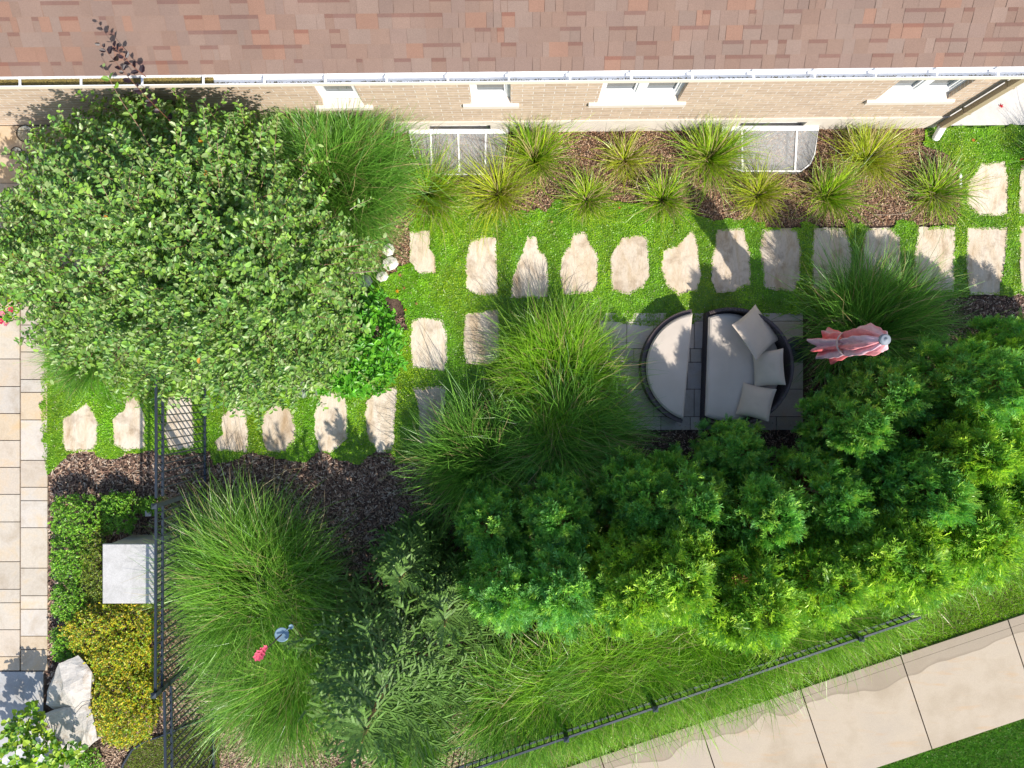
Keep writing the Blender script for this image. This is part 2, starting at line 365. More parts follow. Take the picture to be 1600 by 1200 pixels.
# ------------------------------------------------------------------ brick house
def brick():
    m = M('tan_brick'); sp = m.n('SeparateXYZ'); cb = m.n('CombineXYZ'); m.l(m.co.outputs['Object'], sp.inputs[0]); m.l(sp.outputs[0], cb.inputs[0]); m.l(sp.outputs[2], cb.inputs[1])
    b = m.n('TexBrick'); m.l(cb.outputs[0], b.inputs['Vector']); b.offset = .5
    for k, v in (('Scale', 1), ('Mortar Size', .007), ('Mortar Smooth', .25), ('Bias', 0), ('Brick Width', .29), ('Row Height', .092)): b.inputs[k].default_value = v
    b.inputs['Color1'].default_value = (.54, .41, .30, 1); b.inputs['Color2'].default_value = (.44, .325, .235, 1); b.inputs['Mortar'].default_value = (.69, .63, .56, 1)
    c = m.mix(b.outputs['Color'], m.ramp(m.noise(14, 5, .7), [(.3, g(.8)), (.7, g(1.15))]), .8, 'MULTIPLY'); m.base(c).rough(.85)
    inv = m.n('Math', operation='SUBTRACT'); inv.inputs[0].default_value = 1; m.l(b.outputs['Fac'], inv.inputs[1])
    m.bump(inv.outputs[0], 1, .02); return m.m
brick_m = brick()
limestone = (lambda m: (m.base(m.ramp(m.noise(4, 6, .6), [(.3, (.56, .50, .43)), (.7, (.64, .58, .51))])).rough(.8), m.bump(m.noise(50, 4), .2, .003), m.m)[-1])(M('limestone_trim'))
glass = simple('window_glass', (.05, .07, .08), .04, 0, .9)
house = thing('brick_house', 'tan brick house with brown shingle roof and white gutter along the top', 'house', (0, 3.95, 0), .0100)
XL, XR = -12.0, 6.55
wins = [(-.57, -.02, 1.18, 2.45, 1), (1.20, 2.33, 1.18, 2.45, 2), (5.12, 6.12, 1.18, 2.45, 2), (-2.65, -2.08, 1.18, 2.45, 1)]
bas = [(-1.27, -.33, .06, .36), (3.48, 4.48, .06, .36)]
def holed(q, x0, x1, z0, z1, y, holes, depth):
    xs = sorted({x0, x1} | {h[0] for h in holes} | {h[1] for h in holes}); zs = sorted({z0, z1} | {h[2] for h in holes} | {h[3] for h in holes})
    for a, b in zip(xs[:-1], xs[1:]):
        for c, d in zip(zs[:-1], zs[1:]):
            if any(h[0] <= (a + b) / 2 <= h[1] and h[2] <= (c + d) / 2 <= h[3] for h in holes): continue
            q.add([(a, y, c), (b, y, c), (b, y, d), (a, y, d)], [(0, 1, 2, 3)])
    for h in holes:
        a, b, c, d = h[:4]; e = y + depth
        q.add([(a, y, c), (a, e, c), (a, e, d), (a, y, d)], [(0, 1, 2, 3)]); q.add([(b, y, c), (b, e, c), (b, e, d), (b, y, d)], [(3, 2, 1, 0)])
        q.add([(a, y, d), (b, y, d), (b, e, d), (a, e, d)], [(0, 1, 2, 3)]); q.add([(a, y, c), (b, y, c), (b, e, c), (a, e, c)], [(3, 2, 1, 0)])
q = Geo(); holed(q, XL, XR, .5, 2.95, 0, wins, .2)
q.add([(XR, 0, .0), (XR, 9, 0), (XR, 9, 2.95), (XR, 0, 2.95)], [(0, 1, 2, 3)])
obj('wall', q, brick_m, house)
q = Geo(); holed(q, XL, XR + .02, -.05, .5, -.022, bas, .14); q.add([(XL, -.022, .5), (XR + .02, -.022, .5), (XR + .02, .02, .5), (XL, .02, .5)], [(0, 1, 2, 3)])
q.add([(XR + .02, -.022, -.05), (XR + .02, 2, -.05), (XR + .02, 2, .5), (XR + .02, -.022, .5)], [(0, 1, 2, 3)])
f = obj('foundation_band', q, limestone, house)
for k, (a, b, c, d, ns) in enumerate(wins):
    q = Geo(); y = .12; t = .055; zb = c + .11
    q.box(a, a + t, y - .05, y + .03, zb, d); q.box(b - t, b, y - .05, y + .03, zb, d); q.box(a + t, b - t, y - .05, y + .03, zb, zb + .09); q.box(a + t, b - t, y - .05, y + .03, d - t, d)
    if ns == 2: mx = (a + b) / 2; q.box(mx - .05, mx + .05, y - .048, y + .028, zb + .09, d - t)
    edges = [a + t, b - t] if ns == 1 else [a + t, (a + b) / 2 - .05, (a + b) / 2 + .05, b - t]
    for s0, s1 in zip(edges[::2], edges[1::2]):
        for u0, u1 in ((s0, s0 + .035), (s1 - .035, s1)): q.box(u0, u1, y - .03, y + .02, zb + .09, d - t)
        q.box(s0 + .035, s1 - .035, y - .03, y + .02, zb + .09, zb + .13)
    wn = obj('window', q, white_paint, house)
    q = Geo()
    for s0, s1 in zip(edges[::2], edges[1::2]): q.add([(s0 + .03, y, zb + .12), (s1 - .03, y, zb + .12), (s1 - .03, y, d - t), (s0 + .03, y, d - t)], [(0, 1, 2, 3)])
    obj('pane', q, glass, wn)
    q = Geo(); xa, xb = a - .12, b + .12
    prof = [(-.04, c - .06), (-.04, c + .03), (.0, c + .045), (.0, c - .06)]
    V = [(x, yy, zz) for x in (xa, xb) for yy, zz in prof]; q.add(V, [(0, 4, 5, 1), (1, 5, 6, 2), (2, 6, 7, 3), (3, 7, 4, 0)]); q.add(V, [(0, 1, 2, 3), (7, 6, 5, 4)])
    V = [(a, 0, c + .045), (b, 0, c + .045), (b, .07, c + .105), (a, .07, c + .105)]; q.add(V, [(0, 1, 2, 3)])
    obj('sill', q, limestone, wn)
for a, b, c, d in bas:
    q = Geo(); y = .09
    q.box(a, b, y - .03, y + .01, d - .03, d); q.box(a, b, y - .03, y + .01, c, c + .03); q.box(a, a + .03, y - .03, y + .01, c + .03, d - .03); q.box(b - .03, b, y - .03, y + .01, c + .03, d - .03)
    q.box((a + b) / 2 - .02, (a + b) / 2 + .02, y - .03, y + .01, c + .03, d - .03); wn = obj('basement_window', q, white_paint, house)
    q = Geo(); q.add([(a, y, c), (b, y, c), (b, y, d), (a, y, d)], [(0, 1, 2, 3)]); obj('pane', q, glass, wn)
# roof: rows of laminated shingle tabs
PT = R(31); cp, sp_ = math.cos(PT), math.sin(PT)
m = M('shingle'); c = m.mix(m.attr(), m.ramp(m.noise(150, 4, .8), [(.3, g(.6)), (.5, g(1)), (.7, g(1.4))]), .75, 'MULTIPLY'); c = m.mix(c, m.ramp(m.noise(1.2, 3), [(.3, g(.9)), (.7, g(1.1))]), .8, 'MULTIPLY')
m.base(c).rough(.92); m.bump(m.noise(260, 3), .5, .004); shingle_m = m.m
q = Geo(); r = np.random.default_rng(21); ye, ze = -.205, 2.87; ex = .162
def rp(x, s, h): return (x, ye + s * cp - h * sp_, ze + s * sp_ + h * cp)
pal = [(.190, .122, .092), (.188, .124, .097), (.182, .122, .098), (.215, .12, .084), (.195, .132, .104), (.188, .130, .104), (.182, .114, .086), (.19, .124, .096), (.186, .122, .095)]
q.add([rp(XL - .3, 0, 0), rp(XR + .45, 0, 0), rp(XR + .45, 5.6, 0), rp(XL - .3, 5.6, 0)], [(0, 1, 2, 3)], (.2, .12, .09))
for k in range(28):
    x = XL - .3 + r.uniform(0, .2); s0 = k * ex; sh = r.uniform(-.05, .05)
    while x < XR + .42:
        wd = r.uniform(.07, .26); x1 = min(x + wd, XR + .45); cc = np.array(pal[r.integers(len(pal))]) * r.uniform(.93, 1.06); hh = r.choice([.006, .012])
        gp = .0022 if r.random() < .6 else 0
        V = [rp(x + gp, s0, hh), rp(x1 - gp, s0, hh), rp(x1 - gp, s0 + ex + .01, .003), rp(x + gp, s0 + ex + .01, .003), rp(x + gp, s0, 0), rp(x1 - gp, s0, 0)]
        q.add(V, [(0, 1, 2, 3), (4, 5, 1, 0)], cc)
        if hh < .01 and r.random() < .75:   # printed shadow line of the laminated tab
            V = [rp(x, s0 + ex * .74, .0085), rp(x1, s0 + ex * .74, .0085), rp(x1, s0 + ex, .0075), rp(x, s0 + ex, .0075)]
            q.add(V, [(0, 1, 2, 3)], cc * (.80, .66, .66))
        x = x1
obj('roof', q, shingle_m, house)
q = Geo(); q.box(XL - .3, XR + .45, -.198, 0, 2.74, 2.75); q.box(XL - .3, XR + .45, -.200, -.198, 2.70, 2.868); obj('soffit', q, white_paint, house)
# gutter
trim = simple('beige_painted_metal', (.66, .58, .48), .45)
q = Geo(); gx0, gx1 = XL - .3, XR + .45
prof = [(-.203, 2.862), (-.203, 2.765), (-.285, 2.765), (-.298, 2.80), (-.312, 2.862), (-.322, 2.862), (-.325, 2.80), (-.31, 2.755), (-.20, 2.755)]
V = [(x, a, b) for x in (gx0, gx1) for a, b in prof]; n = len(prof)
q.add(V, [(i, i + 1, n + i + 1, n + i) for i in range(n - 1)]); gut = obj('gutter', q, white_paint, house)
q = Geo(); q.add([(gx0, -.3255, 2.858), (gx1, -.3255, 2.858), (gx1, -.3285, 2.80), (gx0, -.3285, 2.80)], [(0, 3, 2, 1)]); q.add([(gx0, -.3285, 2.80), (gx1, -.3285, 2.80), (gx1, -.313, 2.752), (gx0, -.313, 2.752)], [(0, 3, 2, 1)]); obj('gutter_face', q, trim, gut)
for i in range(-14, 13):
    x = (795 - 800) / 1232 * 9.45 + i * .733
    if gx0 < x < gx1:
        q = Geo(); q.box(x - .013, x + .013, -.318, -.203, 2.8635, 2.871); q.box(x - .013, x + .013, -.212, -.204, 2.80, 2.8635); obj('gutter_bracket', q, white_paint, gut)
q = Geo(); r = np.random.default_rng(3); n = 5200; x = np.concatenate([r.uniform(-6.6, -3.62, n), r.uniform(-3.62, XR, 900)])
p = np.c_[x, r.uniform(-.29, -.206, len(x)), 2.772 + r.uniform(0, .012, len(x))]; p[n:, 1] = r.uniform(-.292, -.27, 900)
q.chips(p, np.c_[r.normal(size=(len(x), 2)), r.normal(size=len(x)) * .2], np.tile((0, 0, 1.), (len(x), 1)), r.uniform(.012, .04, len(x)), .01, np.array((.16, .12, .03)) * r.uniform(.5, 1.6, (len(x), 1)))
q.box(-6.6, -3.62, -.292, -.205, 2.766, 2.772, (.10, .075, .02))
o = obj('leaf_litter', q, chip_m, gut); o['kind'] = 'stuff'
# downspout
q = Geo(); dx0, dx1 = XR - .03, XR + .07
q.box(dx0, dx1, -.115, -.035, .22, 2.77)
for z in (.9, 1.9): q.box(dx0 - .006, dx1 + .006, -.122, -.02, z, z + .04)
ds = obj('downspout', q, simple('khaki_painted_metal', (.34, .27, .17), .45), house)
q = Geo(); A = np.array((XR + .02, -.08, .30)); B = np.array((XR + .03, -.20, .07)); pts = [A + (B - A) * t for t in np.linspace(0, 1, 30)]
q.tube(pts, [.055 + .006 * (i % 3 == 0) for i in range(30)], 12); obj('elbow', q, white_paint, ds)

# ------------------------------------------------------------------ window wells
m = M('well_cover'); tr = m.n('BsdfTransparent'); tr.inputs[0].default_value = (.93, .95, .96, 1); m.base((.75, .77, .78)).rough(.22); mx = m.n('MixShader'); mx.inputs[0].default_value = .38
m.l(m.b.outputs[0], mx.inputs[2]); m.l(tr.outputs[0], mx.inputs[1]); mx.inputs[0].default_value = .30; m.l(mx.outputs[0], m.t.nodes['Material Output'].inputs[0]); cover_m = m.m
galv = (lambda m: (m.base(m.ramp(m.noise(5, 5, .6), [(.3, (.20, .19, .185)), (.7, (.34, .33, .32))])).rough(.5), m.m)[-1])(M('galvanised_steel'))
def well(pts, bars, label, rnd):
    pts = PP(pts, .16); c0 = pts.mean(0); t = thing('window_well', label, 'window well', (*c0, 0), group='window wells under the basement windows'); L = pts - c0
    q = Geo(); q.prism(L * .97, .004, .012); 
    ring = np.vstack([L, L[:1]])
    for a, b in zip(ring[:-1], ring[1:]): q.obox(a, b, .012, .004, .14)
    obj('liner', q, galv, t)
    q = Geo(); q.face(np.c_[L, np.full(len(L), .152)]); obj('cover', q, cover_m, t)
    q = Geo(); cl = [tuple(a) + (.156,) for a in L] + [tuple(L[0]) + (.156,)]
    q.tube(cl, .011, 6); obj('rim', q, white_paint, t)
    top = L[:, 1].max(); bot = L[:, 1].min()
    q = Geo(); q.box(L[:, 0].min(), L[:, 0].max(), top - .05, top + .02, .158, .172); obj('crossbar', q, white_paint, t)
    for x0, x1 in bars:
        a = P(x0, 0, .16)[0] - c0[0]; b = P(x1, 0, .16)[0] - c0[0]; q = Geo(); q.obox((a, top - .05), (b, bot + .01), .028, .159, .171); obj('bar', q, white_paint, t)
well([(639, 204), (794, 204), (785, 262), (780, 272), (657, 272), (651, 262)], [(673, 675), (716, 718), (759, 758)], 'clear covered window well half hidden behind grass, left of the two', 0)
well([(1128, 201), (1279, 199), (1273, 240), (1266, 256), (1252, 267), (1160, 267), (1142, 262), (1136, 240)], [(1159, 1160), (1245, 1242)], 'clear covered window well with rounded corners, right of the two', 1)

# ------------------------------------------------------------------ stepping stones
S = {}
S['u'] = [[(640, 362), (672, 360), (671, 388), (680, 400), (683, 428), (655, 428), (641, 408), (640, 385)],
 [(735, 375), (757, 368), (775, 372), (776, 400), (778, 463), (745, 460), (728, 452), (728, 405)],
 [(824, 368), (838, 370), (843, 390), (855, 405), (857, 445), (855, 466), (797, 465), (800, 432), (815, 398)],
 [(894, 363), (915, 362), (922, 378), (935, 400), (935, 445), (925, 458), (880, 461), (875, 430), (876, 402), (890, 385)],
 [(972, 371), (1005, 366), (1013, 378), (1015, 430), (1005, 450), (985, 461), (955, 455), (953, 402)],
 [(1075, 365), (1084, 360), (1090, 385), (1095, 430), (1090, 455), (1062, 462), (1040, 445), (1033, 420), (1035, 392), (1060, 382)],
 [(1120, 357), (1162, 357), (1165, 375), (1173, 395), (1173, 445), (1150, 455), (1120, 458), (1112, 440), (1112, 400), (1118, 385)],
 [(1191, 357), (1246, 357), (1252, 390), (1250, 440), (1240, 456), (1195, 452), (1190, 420), (1188, 390)],
 [(1272, 356), (1320, 356), (1330, 390), (1330, 430), (1325, 455), (1290, 460), (1270, 450), (1268, 400)],
 [(1352, 356), (1395, 356), (1408, 372), (1408, 450), (1395, 460), (1350, 460), (1348, 400)],
 [(1436, 355), (1492, 355), (1492, 420), (1490, 455), (1435, 460), (1428, 440), (1430, 390)],
 [(1511, 355), (1575, 355), (1573, 400), (1565, 445), (1563, 460), (1515, 460), (1510, 400)],
 [(1592, 352), (1650, 352), (1650, 460), (1596, 455)]]
S['r'] = [[(1533, 254), (1570, 252), (1576, 290), (1575, 336), (1530, 338), (1512, 320), (1510, 290)], [(1595, 256), (1655, 255), (1655, 336), (1592, 336)]]
S['m'] = [[(643, 500), (660, 497), (690, 497), (698, 515), (700, 560), (695, 580), (645, 575), (640, 540)], [(727, 490), (778, 482), (780, 500), (781, 560), (760, 572), (728, 568), (723, 540)]]
S['b'] = [[(137, 627), (152, 655), (153, 690), (145, 706), (103, 705), (98, 690), (98, 655), (120, 640)], [(200, 613), (215, 622), (226, 650), (226, 700), (195, 706), (178, 695), (175, 655), (195, 640)],
 [(262, 620), (298, 615), (303, 660), (303, 700), (265, 704), (256, 680)], [(375, 628), (385, 650), (388, 690), (385, 706), (340, 704), (335, 690), (347, 680), (346, 650)],
 [(430, 630), (455, 640), (462, 665), (460, 690), (445, 707), (420, 705), (410, 690), (408, 650)], [(505, 610), (540, 612), (544, 645), (543, 685), (520, 706), (500, 706), (497, 690), (490, 678), (492, 640)],
 [(590, 608), (622, 605), (618, 640), (615, 695), (612, 706), (590, 706), (575, 685), (570, 650), (572, 630)], [(645, 605), (697, 604), (695, 640), (690, 700), (655, 700), (655, 640)]]
SL = {'u': ['small beige stepping stone next to the bare mulch patch by the white rocks', 'second stepping stone of the upper row, with a grass shadow across it',
 'triangle topped stepping stone, third from left in the upper row', 'bottle shaped sunlit stepping stone just above the tall bright grass', 'pale rounded sunlit stepping stone, fifth from left in the upper row',
 'sunlit stepping stone with a pointed top corner and a curved shadow on it', 'stepping stone directly above the daybed seat, half in tree shadow', 'shaded stepping stone above the daybed, directly below the right window well',
 'square topped shaded stepping stone, above and left of the grass by the umbrella', 'stepping stone above the umbrella grass, fourth from the right edge', 'sunlit flat topped stepping stone with grass tips over its lower end',
 'stepping stone striped by grass shadows, last whole one in the upper row', 'stepping stone cut by the right edge of the photo in the upper row'],
 'r': ['sunlit stepping stone near the downspout corner of the house', 'shaded stepping stone cut by the right edge near the concrete pad'],
 'm': ['shaded stepping stone right of the bright green shrub, with sunlit top', 'shaded stepping stone left of the tall bright grass, right one of the middle pair'],
 'b': ['sunlit stepping stone closest to the flagstone walkway', 'sunlit stepping stone just left of the metal fence', 'stepping stone lying under the fence pickets', 'pointed stepping stone streaked with shadow, just right of the fence',
 'oval sunlit stepping stone crossed by twig shadows', 'shaded stepping stone beneath the bright green shrub, third from right in the lower row', 'shaded tapering stepping stone, second from right in the lower row', 'shaded stepping stone partly covered by tall grass, last in the lower row']}
stone_polys = []; sn = 0
for k in 'urmb':
    for p, lb in zip(S[k], SL[k]):
        sn += 1; w2 = PP(p, .03); c0 = w2.mean(0); out = jag(w2, .045, .007, sn); stone_polys.append(out)
        q = Geo(); q.prism(out - c0, -.01, .030 + .004 * math.sin(sn * 3)); tag(obj('stepping_stone', q, stone_m, loc=(*c0, 0)), lb, 'stepping stone', 'stepping stones set in thyme')
stone_tight = [c0 + (p - c0) * (.93 + .05 * noise(p[:, :1] * 9, p[:, 1:] * 9, 1)) for p in stone_polys for c0 in [p.mean(0)]]
stone_in = [c0 + (p - c0) * .985 for p in stone_polys for c0 in [p.mean(0)]]

# ------------------------------------------------------------------ creeping thyme
TH = [[(628, 470), (575, 455), (560, 430), (620, 425), (622, 418), (640, 410), (640, 345), (680, 325), (700, 300), (740, 305), (800, 330), (850, 330), (870, 312), (950, 318), (1000, 320), (1060, 318), (1085, 335), (1110, 348), (1120, 352), (1120, 500), (1000, 512), (930, 497), (860, 500), (800, 560), (782, 575), (780, 610), (720, 640), (700, 720), (690, 715), (620, 725), (560, 560), (600, 520), (640, 515)],
      [(1112, 345), (1170, 342), (1190, 350), (1190, 495), (1112, 500)], [(1165, 352), (1192, 346), (1196, 357), (1250, 357), (1250, 350), (1268, 346), (1276, 357), (1322, 357), (1326, 349), (1345, 347), (1352, 357), (1396, 357), (1400, 345), (1425, 347), (1436, 357), (1490, 353), (1496, 340), (1650, 340), (1650, 462), (1600, 464), (1560, 462), (1500, 462), (1430, 480), (1250, 490), (1165, 495)],
      [(1446, 200), (1440, 225), (1480, 245), (1500, 270), (1500, 340), (1495, 358), (1660, 360), (1660, 196)],
      [(70, 540), (66, 600), (70, 720), (76, 742), (92, 732), (110, 708), (150, 704), (155, 712), (175, 718), (200, 706), (240, 706), (260, 712), (330, 704), (335, 728), (390, 708), (450, 718), (480, 722), (500, 705), (520, 715), (560, 724), (590, 705), (640, 712), (720, 705), (720, 590), (500, 560), (250, 580)]]
TH = [jag(PP(p), .08, .02, i + 50) for i, p in enumerate(TH)]
def th_h(x, y): return .026 + .020 * noise(x, y, 6) + .012 * noise(x + 5, y - 3, 17)
cs = .03; gx = np.arange(-7.5, 8.7, cs); gy = np.arange(-1.6, 4.1, cs); X, Y = np.meshgrid(gx, gy); pts = np.c_[X.ravel(), Y.ravel()]
mk = np.zeros(len(pts), bool)
for p in TH: mk |= inside(pts, p)
for p in stone_in: mk &= ~inside(pts, p)
pp = pts[mk]; q = Geo(); h = cs / 2
cor = np.stack([pp + (-h, -h), pp + (h, -h), pp + (h, h), pp + (-h, h)], 1).reshape(-1, 2)
Vt = np.c_[cor, th_h(cor[:, 0], cor[:, 1])]; q.add(Vt, np.arange(len(Vt)).reshape(-1, 4), np.array((.12, .27, .015)))
n = 150000; r = np.random.default_rng(9); p = scatter(TH, n, stone_tight, 77)
t = r.uniform(0, 1, (len(p), 1)); nn = noise(p[:, 0], p[:, 1], 1.6)[:, None]; n2 = noise(p[:, 0], p[:, 1], 6)[:, None]
c = (np.array((.14, .33, .010)) * (1 - t) + np.array((.32, .54, .018)) * t) * (1 + .22 * nn + .32 * n2) * (1 + np.array((.35, 0, 0)) * noise(p[:, 0] + 9, p[:, 1], 2.5)[:, None]); dry = r.random(len(p)) < .022; c[dry] = (.45, .38, .24)
D = np.c_[r.normal(size=(len(p), 2)), np.abs(r.normal(size=len(p))) * .6]; N = np.c_[r.normal(size=(len(p), 2)) * .5, np.ones(len(p))]
q.flakes(np.c_[p, th_h(p[:, 0], p[:, 1]) + r.uniform(.002, .022, len(p))], D, N, r.uniform(.014, .032, len(p)), r.uniform(.007, .014, len(p)), c)
tag(obj('creeping_thyme', q, grass_m), 'low green creeping thyme filling the gaps around the stepping stones', 'ground cover', kind='stuff')

# ------------------------------------------------------------------ mulch chips
def mulch(polys, n, pal, sz, label, seed, excl=()):
    q = Geo(); r = np.random.default_rng(seed); p = scatter([PP(a) for a in polys], n, excl, seed); n = len(p)
    c = np.array(pal)[r.integers(len(pal), size=n)] * r.uniform(.6, 1.35, (n, 1))
    D = np.c_[r.normal(size=(n, 2)), r.normal(size=n) * .25]; N = np.c_[r.normal(size=(n, 2)) * .45, np.ones(n)]
    q.chips(np.c_[p, r.uniform(.006, .03, n)], D, N, r.uniform(sz * .5, sz * 1.6, n), r.uniform(sz * .2, sz * .5, n), c)
    return tag(obj('mulch', q, chip_m), label, 'mulch', kind='stuff')
excl_th = [q_ for q_ in TH]
mulch([[(560, 350), (600, 205), (1455, 200), (1500, 260), (1500, 350), (1100, 357), (1060, 330), (640, 440), (600, 460)]], 52000, [(.33, .18, .10), (.42, .26, .16), (.22, .11, .06), (.54, .38, .26), (.15, .075, .045)], .028, 'sunlit brown wood mulch in the bed along the house wall', 31, excl_th)
mulch([[(78, 700), (640, 690), (900, 690), (900, 900), (700, 950), (250, 800), (78, 790)], [(78, 780), (330, 780), (330, 1100), (100, 1160), (76, 1060)]], 42000, [(.30, .18, .12), (.38, .26, .18), (.19, .11, .075), (.46, .36, .28), (.13, .075, .055)], .05, 'coarse wood mulch below the lower row of stepping stones', 32, excl_th)
mulch([[(240, 1080), (800, 960), (800, 1180), (700, 1220), (240, 1220)], [(130, 1130), (250, 1080), (250, 1140), (215, 1160), (190, 1220), (90, 1220)]], 24000, [(.34, .23, .15), (.45, .33, .24), (.20, .12, .08)], .042, 'pale wood mulch in the bottom bed under the tall grasses', 33, [small_lawn])
mulch([[(930, 660), (1260, 660), (1260, 480), (1650, 455), (1650, 800), (930, 760)], [(780, 470), (860, 480), (840, 600), (770, 600)], [(560, 440), (640, 505), (640, 575), (560, 560)]], 24000, [(.26, .15, .11), (.36, .23, .17), (.16, .09, .07), (.5, .38, .3)], .034, 'dark reddish mulch around the daybed pad', 34, excl_th)

# ------------------------------------------------------------------ ornamental grasses
def clump(name, base, label, n, L, rad, cols, th=(.0, .75), droop=(.5, 1.7), lean=(0, 0), wd=.007, group=None, seed=0, brown=.08, cat='grass clump', seg=5, flat_=1.0, dead=0):
    """base px,py on the ground; blades of length L arch outwards; lean shifts the whole fountain"""
    r = np.random.default_rng(seed); q = Geo(); b = P(*base)
    a = r.uniform(0, 6.28, n); rr = rad * np.sqrt(r.uniform(0, 1, n)); root = np.c_[rr * np.cos(a), rr * np.sin(a), np.full(n, .01)]
    az = a + r.normal(0, .55, n); t0 = r.uniform(th[0], th[1], n) * (.35 + .65 * rr / rad)
    ln = np.array(lean); vx = np.sin(t0) * np.cos(az) + ln[0]; vy = np.sin(t0) * np.sin(az) + ln[1]
    az = np.arctan2(vy, vx); t0 = np.arctan2(np.hypot(vx, vy), np.cos(t0))
    tuft = .8 + .35 * noise(az * 2.2 + seed, t0 * 4, 1.5)
    Ls = L * r.uniform(.6, 1.1, n) * tuft; dr = r.uniform(droop[0], droop[1], n)
    t = r.uniform(0, 1, (n, 1)); c = np.array(cols[0]) * (1 - t) + np.array(cols[1]) * t; c = c * r.uniform(.7, 1.25, (n, 1)) * (1 + .2 * noise(az * 3, t0 * 3, 2)[:, None])
    Ls *= np.where(r.random(n) < .12, r.uniform(.5, 1.25, n), 1); m = r.random(n) < brown; c[m] = np.array((.42, .34, .16)) * r.uniform(.7, 1.2, (m.sum(), 1))
    q.blades(root, az, t0, Ls, dr, wd * r.uniform(.7, 1.3, n), c, seg=seg, curl=r.normal(0, .85, n))
    if dead:
        k = dead; a = r.uniform(0, 6.28, k); rr = rad * 1.2 * np.sqrt(r.uniform(0, 1, k))
        q.blades(np.c_[rr * np.cos(a), rr * np.sin(a), np.full(k, .01)], a + r.normal(0, .8, k), r.uniform(.3, 1.3, k), L * r.uniform(.2, .5, k), r.uniform(.2, 1, k), np.full(k, wd), np.array((.55, .42, .24)) * r.uniform(.6, 1.2, (k, 1)), seg=3)
    o = obj(name, q, grass_m, loc=b); return tag(o, label, cat, group)
GB = [(.10, .28, .012), (.30, .53, .035)]      # bright
GM = [(.075, .23, .018), (.24, .46, .05)]      # mid
GC = [(.06, .20, .022), (.22, .45, .06)]        # cool
BIG = 'large ornamental grasses'
clump('maiden_grass', (528, 300), 'huge arching grass against the house wall beside the gutter', 11000, 1.8, .6, GC, (0, .5), (.7, 1.9), (.02, -.03), .012, BIG, 1)
clump('maiden_grass', (868, 585), 'bright yellow-green tall grass left of the round daybed ottoman', 5200, 1.36, .48, GB, (0, .95), (.3, 1.2), (-.02, .06), .011, BIG, 2)
clump('maiden_grass', (748, 716), 'tall grass with spiky tips beside the last lower stepping stone', 3200, 1.5, .36, GC, (0, 1.0), (.2, 1.0), (-.10, .02), .011, BIG, 3)
clump('maiden_grass', (885, 682), 'dark green shaded grass between the bright grass and the cedars', 3800, 1.65, .38, GC, (0, 1.05), (.4, 1.3), (.16, -.02), .012, BIG, 4)
clump('maiden_grass', (1342, 516), 'wide dark grass spreading behind the closed pink umbrella', 4400, 1.65, .36, GC, (.0, 1.0), (.4, 1.3), (.02, .05), .012, BIG, 5)
clump('maiden_grass', (415, 900), 'giant grass just right of the square stone pillar', 8500, 1.85, .55, GM, (0, .8), (.5, 1.7), (-.03, .04), .011, BIG, 6)
clump('maiden_grass', (478, 965), 'tall grass under the garden ornament, above the bottom left grass', 3400, 1.5, .35, GM, (0, .9), (.4, 1.6), (.05, .02), .011, BIG, 7)
clump('maiden_grass', (455, 1050), 'bottom left tall grass over the pale mulch and picket shadows', 4200, 1.7, .4, GM, (0, .95), (.5, 1.7), (-.1, -.12), .011, BIG, 8)
clump('maiden_grass', (640, 1120), 'grass beneath the long lower shoots of the spruce tree', 2800, 1.1, .34, GM, (0, 1), (.6, 1.7), (0, -.12), .0105, BIG, 9)
for k, (x, y, lb) in enumerate([(812, 1072, 'first grass of the fence row, right beside the spruce tree'), (888, 1050, 'second grass of the row spilling over the lower fence'),
    (968, 1022, 'third grass of the row along the lower fence, under the cedars'), (1052, 994, 'fourth grass along the lower fence, ahead of the wet sidewalk strip'), (1140, 966, 'fifth grass along the lower fence, near the visible end of the top rail'),
    (1420, 862, 'grass between the cedars and the lawn near the right edge'), (1500, 815, 'grass at the right edge of the photo above the sidewalk')]):
    clump('feather_grass', (x, y), lb, 5400 if k < 5 else 3400, 1.5 if k < 5 else 1.1, .50, GB if k else GM, (0, .6), (.7, 1.75), (.05, -.07), .011, 'grasses along the lower fence', 20 + k)
clump('maiden_grass', (140, 560), 'grass at the corner of the flagstone walkway under the leafy tree', 1500, .85, .22, GC, (.1, 1.1), (.3, 1.3), (-.12, -.15), .007, BIG, 31)
clump('maiden_grass', (250, 590), 'small grass tuft by the fence under the leafy tree', 900, .6, .2, GM, (.1, 1.1), (.3, 1.3), (0, -.1), .007, BIG, 32)
clump('maiden_grass', (120, 400), 'grass poking out left of the leafy tree beside the porch', 1800, 1.1, .3, GC, (.1, 1.1), (.4, 1.5), (-.25, .05), .007, BIG, 33)
clump('feather_grass', (1225, 926), 'sixth grass along the lower fence, right where the rail ends', 4400, 1.55, .48, GB, (0, .6), (.7, 1.8), (.05, -.07), .011, 'grasses along the lower fence', 29)
clump('feather_grass', (1310, 900), 'seventh grass along the lower fence, just past the last bit of rail', 4200, 1.4, .48, GB, (0, .7), (.7, 1.8), (.05, -.07), .011, 'grasses along the lower fence', 30)
clump('maiden_grass', (1570, 700), 'low shaded grass at the right edge beyond the umbrella', 1200, .8, .25, GC, (0, 1), (.4, 1.4), (.1, .1), .007, BIG, 34)
clump('maiden_grass', (1625, 250), 'dark grass at the right edge beside the concrete pad', 900, .7, .2, GC, (0, 1), (.4, 1.4), (0, 0), .007, BIG, 35)
YG = [(.10, .27, .01), (.40, .54, .03)]
YH = [(.20, .30, .01), (.50, .55, .04)]
